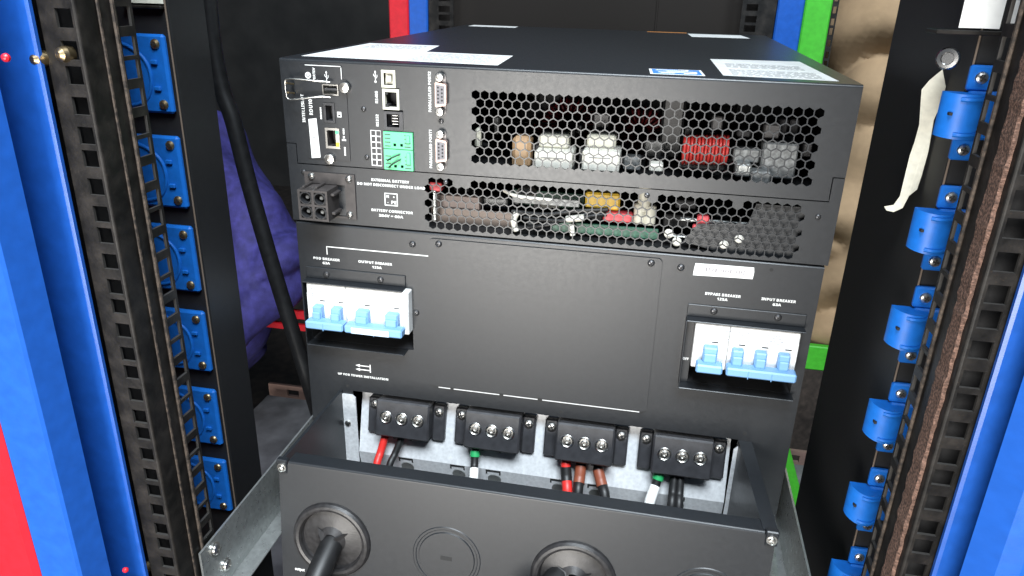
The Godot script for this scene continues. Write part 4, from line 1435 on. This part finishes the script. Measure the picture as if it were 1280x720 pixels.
func build_tray(t: Node3D):
	# zinc plate: sloping field for the terminal blocks, then a fold and an upright skirt
	var g := G.new()
	var sx := 168.0
	var top := Vector2(-293, -17)
	var mid := Vector2(-356, 1)
	for i in 1:
		g.poly([Vector3(-sx, top.x, top.y), Vector3(sx, top.x, top.y), Vector3(sx, mid.x, mid.y), Vector3(-sx, mid.x, mid.y)], Vector3(0, 0.3, 1))
		g.poly([Vector3(-sx, top.x, top.y - 1.2), Vector3(sx, top.x, top.y - 1.2), Vector3(sx, mid.x, mid.y - 1.2), Vector3(-sx, mid.x, mid.y - 1.2)], Vector3(0, -0.3, -1))
	var bot := Vector2(-468, -22)
	g.poly([Vector3(-sx, mid.x, mid.y), Vector3(sx, mid.x, mid.y), Vector3(sx, bot.x, bot.y), Vector3(-sx, bot.x, bot.y)], Vector3(0, -0.2, 1))
	var pl := part(t, "terminal_plate", g, M.zinc)
	var low := Basis(Vector3(1, 0, 0), atan2(23.0, 112.0))
	for x in [-72.0, -38.0, 22.0, 56.0, -122.0, 128.0]:
		var fr := Transform3D(low, Vector3(x, -356, 1))
		g = G.new()
		g.xf = fr
		g.box(Vector3(-7.0, -2.6, 0.02), Vector3(7.0, -0.4, 0.3), 0.1)
		g.box(Vector3(-7.0, -5.6, 0.02), Vector3(-5.6, -2.65, 0.3), 0.1)
		g.box(Vector3(5.6, -5.6, 0.02), Vector3(7.0, -2.65, 0.3), 0.1)
		part(pl, "slot", g, M.pit)
		g = G.new()
		g.xf = fr
		g.lathe(Vector3(1, -12, 0.02), Vector3(0, 0, 1), [Vector2(6.4, 0), Vector2(5.8, 0.5), Vector2(4.4, 0.3), Vector2(0, 0.05)], 20)
		part(pl, "dimple", g, M.zinc_dull)
	# upright tabs at both ends of the tray
	for d in [[-186.0, -168.5], [169.0, 185.0]]:
		g = G.new()
		g.prism([Vector2(d[0], -440), Vector2(d[1], -440), Vector2(d[1], -298), Vector2(d[1] - 3, -295.5), Vector2(d[0] + 5, -295.5), Vector2(d[0], -301)], 0.05, 1.6)
		var tb := part(t, "side_tab", g, M.zinc)
		screw(tb, Vector3((d[0] + d[1]) * 0.5, -326, 1.6), M.steel, 1.0)
		screw(tb, Vector3((d[0] + d[1]) * 0.5 - 3, -372, 1.6), M.steel, 1.0)
	# terminal blocks lie on the slope
	var tilt := Basis(Vector3(1, 0, 0), -atan2(17.0, 70.0))
	var ir := 0
	for cx in [-122.0, -38.5, 44.0, 127.5]:
		var fr := Transform3D(tilt, Vector3(cx, -316.0, -11.4))
		g = G.new()
		g.xf = fr
		g.box(Vector3(-37, -20, 0.1), Vector3(-25, 15, 7), 1.5)
		g.box(Vector3(25, -20, 0.1), Vector3(37, 15, 7), 1.5)
		g.box(Vector3(-25.2, -17.5, 0.1), Vector3(25.2, 17.0, 20), 1.4)
		g.box(Vector3(-24.0, -19.6, 3), Vector3(24.0, -17.4, 14), 0.6)
		var b := part(t, "terminal_block", g, M.black_plastic)
		for x in [-15.0, 0.0, 15.0]:
			g = G.new()
			g.xf = fr
			g.lathe(Vector3(x, 1.5, 19.9), Vector3(0, 0, 1), [Vector2(5.8, 0), Vector2(5.8, 0.8), Vector2(5.2, 1.3), Vector2(4.6, 1.0), Vector2(4.2, 0.2), Vector2(2.9, 0.2), Vector2(2.9, 1.4), Vector2(2.2, 1.7), Vector2(1.5, 1.7), Vector2(1.4, 0.2), Vector2(0, 0.2)], 20)
			part(b, "clamp_screw", g, M.steel)
		for x in [-31.0, 31.0]:
			put(b, "screw", screw_big, [M.steel, M.pit], fr * Vector3(x, 8.0, 7.0), tilt)
		for x in [-8.0, 8.0]:
			g = G.new()
			g.xf = fr
			g.cyl(Vector3(x, -18.4, 14.2), Vector3(x, -19.8, 14.2), 1.2, 10)
			part(b, "rivet", g, M.part_grey)
	# box around the tray: two cheeks with turned-out tops, the front panel with round openings
	for s in [-1.0, 1.0]:
		g = G.new()
		var a := Vector3(172.0 * s if s > 0 else -181.0, -292, 0)
		var b := Vector3(183.0 * s if s > 0 else -191.0, -303, 97)
		for d in [[0.0, 0.0], [1.4 * s, 0.0]]:
			g.poly([a + Vector3(d[0], 0, 0), b + Vector3(d[0], 0, 0), b + Vector3(d[0], -165, 0), a + Vector3(d[0], -176, 0)], Vector3(-s if d[0] == 0.0 else s, 0, 0))
		var w: float = 10.5 * s if s > 0 else -2.5
		g.poly([a, b, b + Vector3(w, 0, 0), a + Vector3(w, 0, 0)], Vector3.UP)
		g.poly([a + Vector3(0, -1.3, 0), b + Vector3(0, -1.3, 0), b + Vector3(w, -1.3, 0), a + Vector3(w, -1.3, 0)], Vector3.DOWN)
		g.poly([a + Vector3(w, 0, 0), b + Vector3(w, 0, 0), b + Vector3(w, -1.3, 0), a + Vector3(w, -1.3, 0)], Vector3(s, 0, 0))
		part(t, "tray_cheek", g, M.coat)
	g = G.new()
	g.box(Vector3(-193, -470, 2), Vector3(192, -468.5, 97.8))
	part(t, "tray_floor", g, M.coat_dark)
	var cyc := -368.0
	g = G.new()
	var holes := [[-149.0, 29.0], [49.5, 29.0]]
	var cut := []
	for h in holes: cut.append([h[0] - 34.0, cyc - 34.0, h[0] + 34.0, cyc + 34.0])
	var lean := Transform3D(Basis(Vector3(1, 0, 0), deg_to_rad(-7.0)), Vector3.ZERO)
	lean.origin = Vector3(0, -305.4, 98.0) - lean.basis * Vector3(0, -305.4, 98.0)
	g.xf = lean
	g.panel(-194, -470, 192, -305.4, 98.4, 100, cut)
	for h in holes:
		for i in 32:
			var a0 := TAU * i / 32.0
			var a1 := TAU * (i + 1) / 32.0
			var sq := func(a): return Vector2(cos(a), sin(a)) / max(abs(cos(a)), abs(sin(a))) * 34.0
			var c := Vector2(h[0], cyc)
			var p0: Vector2 = c + sq.call(a0)
			var p1: Vector2 = c + sq.call(a1)
			var q0: Vector2 = c + Vector2.from_angle(a0) * h[1]
			var q1: Vector2 = c + Vector2.from_angle(a1) * h[1]
			for z in [98.4, 100.0]:
				g.poly([Vector3(p0.x, p0.y, z), Vector3(p1.x, p1.y, z), Vector3(q1.x, q1.y, z), Vector3(q0.x, q0.y, z)], Vector3(0, 0, 1 if z > 99 else -1))
	g.xf = Transform3D.IDENTITY
	# rolled top edge and return flange
	for i in 4:
		var a0 := PI / 2 * i / 4.0
		var a1 := PI / 2 * (i + 1) / 4.0
		var p0 := Vector2(-305.4 + 2.2 * sin(a0), 97.8 + 2.2 * cos(a0))
		var p1 := Vector2(-305.4 + 2.2 * sin(a1), 97.8 + 2.2 * cos(a1))
		g.poly([Vector3(-186, p0.x, p0.y), Vector3(184, p0.x, p0.y), Vector3(184, p1.x, p1.y), Vector3(-186, p1.x, p1.y)], Vector3(0, 0.5, 0.5))
	g.box(Vector3(-186, -304.5, 86), Vector3(184, -303.2, 97.7))
	var fp := part(t, "tray_front", g, M.coat)
	# corner lugs with hex screws
	for s in [-1.0, 1.0]:
		g = G.new()
		var x0 := -195.5 if s < 0 else 184.6
		g.box(Vector3(x0, -314, 96), Vector3(x0 + 9.0, -301, 101.5), 0.8)
		part(t, "corner_lug", g, M.coat)
		g = G.new()
		g.lathe(Vector3(x0 + 4.6, -308, 101.4), Vector3(0, 0, 1), [Vector2(3.9, 0), Vector2(3.9, 0.8), Vector2(2.6, 0.9), Vector2(2.5, 3.0), Vector2(1.4, 3.2), Vector2(1.3, 1.5), Vector2(0, 1.5)], 16)
		part(t, "lug_screw", g, M.steel)
	# knock-outs: ring groove, disc and slot
	for cx in [-52.0, 148.5]:
		g = G.new()
		g.xf = lean
		g.lathe(Vector3(cx, cyc, 100.0), Vector3(0, 0, 1), [Vector2(28.0, 0.02), Vector2(27.4, 0.5), Vector2(25.6, 0.5), Vector2(25.0, 0.05)], 48)
		g.lathe(Vector3(cx, cyc, 100.0), Vector3(0, 0, 1), [Vector2(23.2, 0.02), Vector2(22.6, 0.9), Vector2(0, 0.9)], 48)
		var k := part(fp, "knockout", g, M.coat)
		g = G.new()
		g.xf = lean
		g.box(Vector3(cx - 4.8, cyc - 1.7, 100.91), Vector3(cx + 4.8, cyc + 1.9, 100.97))
		part(k, "slot", g, M.pit)
	# rubber grommets with slit membranes
	for h in holes:
		g = G.new()
		g.xf = lean
		g.lathe(Vector3(h[0], cyc, 100.0), Vector3(0, 0, 1), [Vector2(33.5, 0.05), Vector2(33.0, 2.2), Vector2(31.5, 4.2), Vector2(29.6, 4.8), Vector2(27.6, 4.2), Vector2(26.6, 2.4), Vector2(26.4, 0.0), Vector2(25.6, -1.6), Vector2(12.0, 1.0), Vector2(7.0, 4.5)], 48)
		var gm := part(fp, "grommet", g, M.rubber)
		g = G.new()
		g.xf = lean
		for k in 3:
			var a := 0.5 + k * 2.0
			var d := Vector3(cos(a), sin(a), 0)
			var e := Vector3(-sin(a), cos(a), 0)
			var c := Vector3(h[0], cyc, 104.0)
			g.poly([c + d * 6 - e * 3, c + d * 16 + Vector3(0, 0, -3.5), c + d * 6 + e * 3 + Vector3(0, 0, 3)], Vector3(0, 0, 1))
		part(gm, "torn_flap", g, M.rubber)
	text(fp, "output", lean * Vector3(-178.5, -402.0, 100.0), 8.6, 2.6, M.ink, 0.0, lean.basis)

func build_brackets():
	for s in [-1.0, 1.0]:
		var x := -214.8 if s < 0 else 217.5
		var t := thing("mounting_bracket", "galvanised angle bracket with two bolts beside the blue clip column" if s < 0 else "galvanised angle bracket next to the green base rail", "bracket", Vector3(x, -392, 80), "galvanised support brackets")
		var g := G.new()
		g.xf = Transform3D(Basis(Vector3(0, 0, -1), Vector3(0, 1, 0), Vector3(1, 0, 0)), Vector3(x, 0, 0))
		# outline in (-z, y), folded flange below
		g.prism([Vector2(-184, -329), Vector2(20, -326), Vector2(20, -378), Vector2(-184, -378)], -0.8, 0.8)
		g.xf = Transform3D.IDENTITY
		g.box(Vector3(min(x, x - s * 15.0), -379.8, -20), Vector3(max(x, x - s * 15.0), -378.2, 184), 0.4)
		part(t, "angle_plate", g, M.zinc_dull)
		for d in [[168.0, -338.0], [158.0, -362.0]]:
			g = G.new()
			g.lathe(Vector3(x - s * 0.8, d[1], d[0]), Vector3(-s, 0, 0), [Vector2(5.4, 0), Vector2(5.4, 1.0), Vector2(4.4, 1.2), Vector2(4.2, 2.6), Vector2(2.6, 3.6), Vector2(1.5, 3.6), Vector2(1.4, 2.2), Vector2(0, 2.2)], 18)
			part(t, "bolt", g, M.steel)

func wire(called: String, label: String, pts: Array, r: float, m: Material, sleeves := [], group := "wires under the terminal blocks"):
	var base: Vector3 = pts[-1]
	var t := thing(called, label, "wire", base, group)
	var g := G.new()
	g.tube(pts, r, 12)
	part(t, "conductor", g, m)
	for s in sleeves:
		g = G.new()
		var c := Curve3D.new()
		for i in pts.size():
			var d: Vector3 = (pts[min(i + 1, pts.size() - 1)] - pts[max(i - 1, 0)]) / 6.0
			c.add_point(pts[i], -d, d)
		var q := []
		for k in 4: q.append(c.sample_baked(lerp(float(s[0]), float(s[1]), k / 3.0), true))
		g.tube(q, r + s[3], 12)
		part(t, s[4], g, s[2])

func build_wires():
	var w := func(u0, w0, u1, w1): return [P(u0, w0 - 6, -1), P(u0, w0, 3), P((u0 + u1) * 0.5, (w0 + w1) * 0.5, 10), P(u1, w1, 20), P(u1, w1, 20) + (P(u1, w1, 20) - P(u0, w0, 3)) * 0.5 + Vector3(0, -30, 6), P(u1, w1, 20) + Vector3(0, -92, 30)]
	wire("terminal_wire", "red wire hanging from the terminal block nearest the galvanised bolted bracket", w.call(481, 546, 470, 586), 3.6, M.red_wire)
	wire("terminal_wire", "black wire hanging beside the slanted red wire", w.call(501, 549, 486, 586), 3.2, M.cable)
	wire("terminal_wire", "black wire with green sleeve and white tape under the second terminal block", w.call(594, 562, 592, 600), 3.6, M.cable, [[6, 11, M.green_sleeve, 1.0, "green_sleeve"], [22, 45, M.white_tape, 0.6, "white_tape"]])
	wire("terminal_wire", "thick red wire with a black band under the third terminal block", w.call(707, 577, 709, 618), 4.6, M.red_wire, [[9, 22, M.cable, 0.4, "black_band"]])
	wire("terminal_wire", "brown ended black wire beside the thick red wire", w.call(726, 583, 722, 618), 4.6, M.cable, [[4, 20, M.brown_wire, 0.5, "brown_sleeve"]])
	wire("terminal_wire", "brown ended black wire curling away from the red wire", w.call(748, 588, 756, 622), 4.6, M.cable, [[4, 19, M.brown_wire, 0.5, "brown_sleeve"]])
	wire("terminal_wire", "slanted black wire with green sleeve and white tape under the fourth terminal block", w.call(824, 592, 811, 632), 4.0, M.cable, [[5, 10, M.green_sleeve, 1.0, "green_sleeve"], [16, 38, M.white_tape, 0.6, "white_tape"]])
	wire("terminal_wire", "thin black wire of the straight pair, next to the white-taped wire", w.call(843, 597, 839, 634), 3.8, M.cable)
	wire("terminal_wire", "thin black wire of the straight pair, farther from the white-taped wire", w.call(850, 598, 848, 636), 3.8, M.cable)
	# mains cables through the grommets
	var y := -368.0
	wire("power_cable", "thick black cable through the rubber grommet beside the word output", [Vector3(-149, y + 4, 60), Vector3(-149, y, 96), Vector3(-149, y - 4, 112), Vector3(-152, y - 20, 140), Vector3(-157, y - 52, 160), Vector3(-162, y - 200, 180), Vector3(-160, y - 440, 180)], 9.5, M.cable, [], "thick cables leaving the wiring box")
	wire("power_cable", "thick black cable through the torn rubber grommet between the round knockouts", [Vector3(42, y + 4, 60), Vector3(40, y, 96), Vector3(36, y - 2, 112), Vector3(22, y - 10, 138), Vector3(6, y - 30, 158), Vector3(-10, y - 200, 180), Vector3(-14, y - 440, 180)], 10.5, M.cable, [], "thick cables leaving the wiring box")
	var q := []
	for d in [[272, 60], [277, 110], [291, 150], [310, 225], [331, 300], [352, 370], [374, 440], [392, 500]]: q.append(P(d[0], d[1], -50))
	q[0] = P(264, 40, -50)
	q.push_front(P(254, -90, -50))
	q.append(q[-1] + Vector3(20, -220, -40))
	wire("hanging_cable", "thick black cable hanging in front of the blue shirt", q, 7.5, M.cable, [], "")

func build_people():
	var f := FastNoiseLite.new()
	f.seed = 17
	f.noise_type = FastNoiseLite.TYPE_SIMPLEX_SMOOTH
	f.fractal_type = FastNoiseLite.FRACTAL_RIDGED
	f.fractal_octaves = 1
	f.frequency = 0.006
	# standing figure in khaki beyond the green post
	var x := 560.0
	var z := -900.0
	var fl := -FLOOR
	var t := thing("person", "person in loose khaki trousers standing beyond the green post", "person", Vector3(x, fl, z))
	var legs := [
		[Vector3(x - 90, 60, z), Vector3(x + 90, 60, z), 135.0, 135.0],
		[Vector3(x - 95, 20, z), Vector3(x - 100, -330, z + 30), 118.0, 92.0],
		[Vector3(x + 95, 20, z), Vector3(x + 110, -330, z - 10), 118.0, 92.0],
		[Vector3(x - 100, -330, z + 30), Vector3(x - 105, fl + 70, z - 10), 92.0, 78.0],
		[Vector3(x + 110, -330, z - 10), Vector3(x + 115, fl + 70, z - 10), 92.0, 78.0],
		[Vector3(x - 80, 60, z), Vector3(x - 95, 330, z), 130.0, 135.0],
		[Vector3(x + 80, 60, z), Vector3(x + 95, 330, z), 130.0, 135.0],
	]
	var bd := part(t, "body", body(figure(x, z, fl), 14.0, 40.0, f, 0.0, Vector3.ONE), M.skin)
	part(bd, "trousers", body(legs.slice(0, 5), 9.0, 60.0, f, 24.0, Vector3(0.6, 1.1, 0.6)), M.khaki)
	part(bd, "jacket", body(torso(x, z), 12.0, 60.0, f, 20.0, Vector3(0.8, 1.2, 0.8)), M.khaki)
	hair(bd, Vector3(x, 850, z))
	# figure in a blue shirt behind the open side
	x = -900.0
	z = -560.0
	t = thing("person", "person in purple-blue buttoned shirt sitting behind the hanging cable", "person", Vector3(x, fl, z))
	var sk := []
	for b in figure(x, z, fl):
		sk.append([b[0] - Vector3(0, 800, 0), b[1] - Vector3(0, 800, 0), b[2], b[3]])
	var keep := []
	for b in sk:
		if b[0].y > -560 and b[1].y > -760: keep.append(b)
	bd = part(t, "body", body(keep, 14.0, 40.0, f, 0.0, Vector3.ONE), M.skin)
	f.frequency = 0.006
	var sh := [
		[Vector3(x - 110, -250, z), Vector3(x + 90, -250, z), 125.0, 115.0],
		[Vector3(x - 70, -300, z), Vector3(x - 60, -560, z), 165.0, 160.0],
		[Vector3(x + 120, -300, z), Vector3(x + 120, -560, z), 175.0, 175.0],
		[Vector3(x + 200, -330, z + 10), Vector3(x + 230, -480, z + 20), 110.0, 120.0],
		[Vector3(x + 190, -225, z), Vector3(x + 380, -370, z + 60), 90.0, 72.0],
		[Vector3(x + 380, -370, z + 60), Vector3(x + 330, -440, z + 190), 72.0, 56.0],
	]
	part(bd, "shirt", body(sh, 9.0, 45.0, f, 20.0, Vector3(0.8, 1.0, 0.8)), M.shirt)
	part(bd, "trousers", body([[Vector3(x - 90, -640, z), Vector3(x + 90, -640, z), 140.0, 140.0], [Vector3(x - 100, -650, z), Vector3(x - 120, -640, z + 330), 100.0, 80.0], [Vector3(x + 100, -650, z), Vector3(x + 60, -640, z + 300), 100.0, 80.0], [Vector3(x - 120, -640, z + 330), Vector3(x - 120, fl + 60, z + 340), 80.0, 60.0], [Vector3(x + 60, -640, z + 300), Vector3(x + 60, fl + 60, z + 310), 80.0, 60.0]], 14.0, 40.0, f, 8.0, Vector3.ONE), M.trousers)
	hair(bd, Vector3(x, 50, z))
	for d in [[318, 341], [335, 356]]:
		var p := P(d[0], d[1], z + 120)
		var g := G.new()
		g.lathe(p, Vector3(0.3, 0, 1), [Vector2(5.0, -30), Vector2(5.0, 1.5), Vector2(3.6, 2.2), Vector2(0, 1.2)], 12)
		part(bd, "button", g, mat(lin(0.12, 0.11, 0.35), 0.3))

func figure(x: float, z: float, fl: float) -> Array:
	return [
		[Vector3(x, 800, z + 10), Vector3(x, 880, z), 85.0, 100.0],
		[Vector3(x, 640, z), Vector3(x, 780, z), 62.0, 58.0],
		[Vector3(x - 150, 600, z), Vector3(x + 150, 600, z), 70.0, 70.0],
		[Vector3(x - 70, 560, z), Vector3(x - 60, 100, z), 95.0, 95.0],
		[Vector3(x + 70, 560, z), Vector3(x + 60, 100, z), 95.0, 95.0],
		[Vector3(x - 190, 590, z), Vector3(x - 230, 310, z - 10), 52.0, 42.0],
		[Vector3(x - 230, 310, z - 10), Vector3(x - 235, 80, z + 40), 42.0, 30.0],
		[Vector3(x + 190, 590, z), Vector3(x + 230, 310, z - 10), 52.0, 42.0],
		[Vector3(x + 230, 310, z - 10), Vector3(x + 235, 80, z + 40), 42.0, 30.0],
		[Vector3(x - 100, 60, z), Vector3(x - 100, -330, z), 80.0, 60.0],
		[Vector3(x + 100, 60, z), Vector3(x + 110, -330, z), 80.0, 60.0],
		[Vector3(x - 100, -330, z), Vector3(x - 105, fl + 50, z - 10), 60.0, 42.0],
		[Vector3(x + 110, -330, z), Vector3(x + 115, fl + 50, z - 10), 60.0, 42.0],
		[Vector3(x - 105, fl + 42, z - 30), Vector3(x - 108, fl + 36, z + 40), 40.0, 34.0],
		[Vector3(x + 115, fl + 42, z - 30), Vector3(x + 118, fl + 36, z + 40), 40.0, 34.0],
	]

func torso(x: float, z: float) -> Array:
	return [
		[Vector3(x - 160, 590, z), Vector3(x + 160, 590, z), 85.0, 85.0],
		[Vector3(x - 75, 560, z), Vector3(x - 75, 130, z), 125.0, 135.0],
		[Vector3(x + 75, 560, z), Vector3(x + 75, 130, z), 125.0, 135.0],
		[Vector3(x - 190, 590, z), Vector3(x - 232, 310, z - 10), 68.0, 58.0],
		[Vector3(x - 232, 310, z - 10), Vector3(x - 236, 130, z + 28), 58.0, 48.0],
		[Vector3(x + 190, 590, z), Vector3(x + 232, 310, z - 10), 68.0, 58.0],
		[Vector3(x + 232, 310, z - 10), Vector3(x + 236, 130, z + 28), 58.0, 48.0],
	]

func hair(bd: Node3D, c: Vector3):
	var g := body([[c + Vector3(-18, 50, -18), c + Vector3(18, 50, -18), 94.0, 94.0], [c + Vector3(0, 0, -40), c + Vector3(0, 40, -30), 78.0, 90.0]], 14.0, 30.0, FastNoiseLite.new(), 0.0, Vector3.ONE)
	part(bd, "hair", g, M.hair)
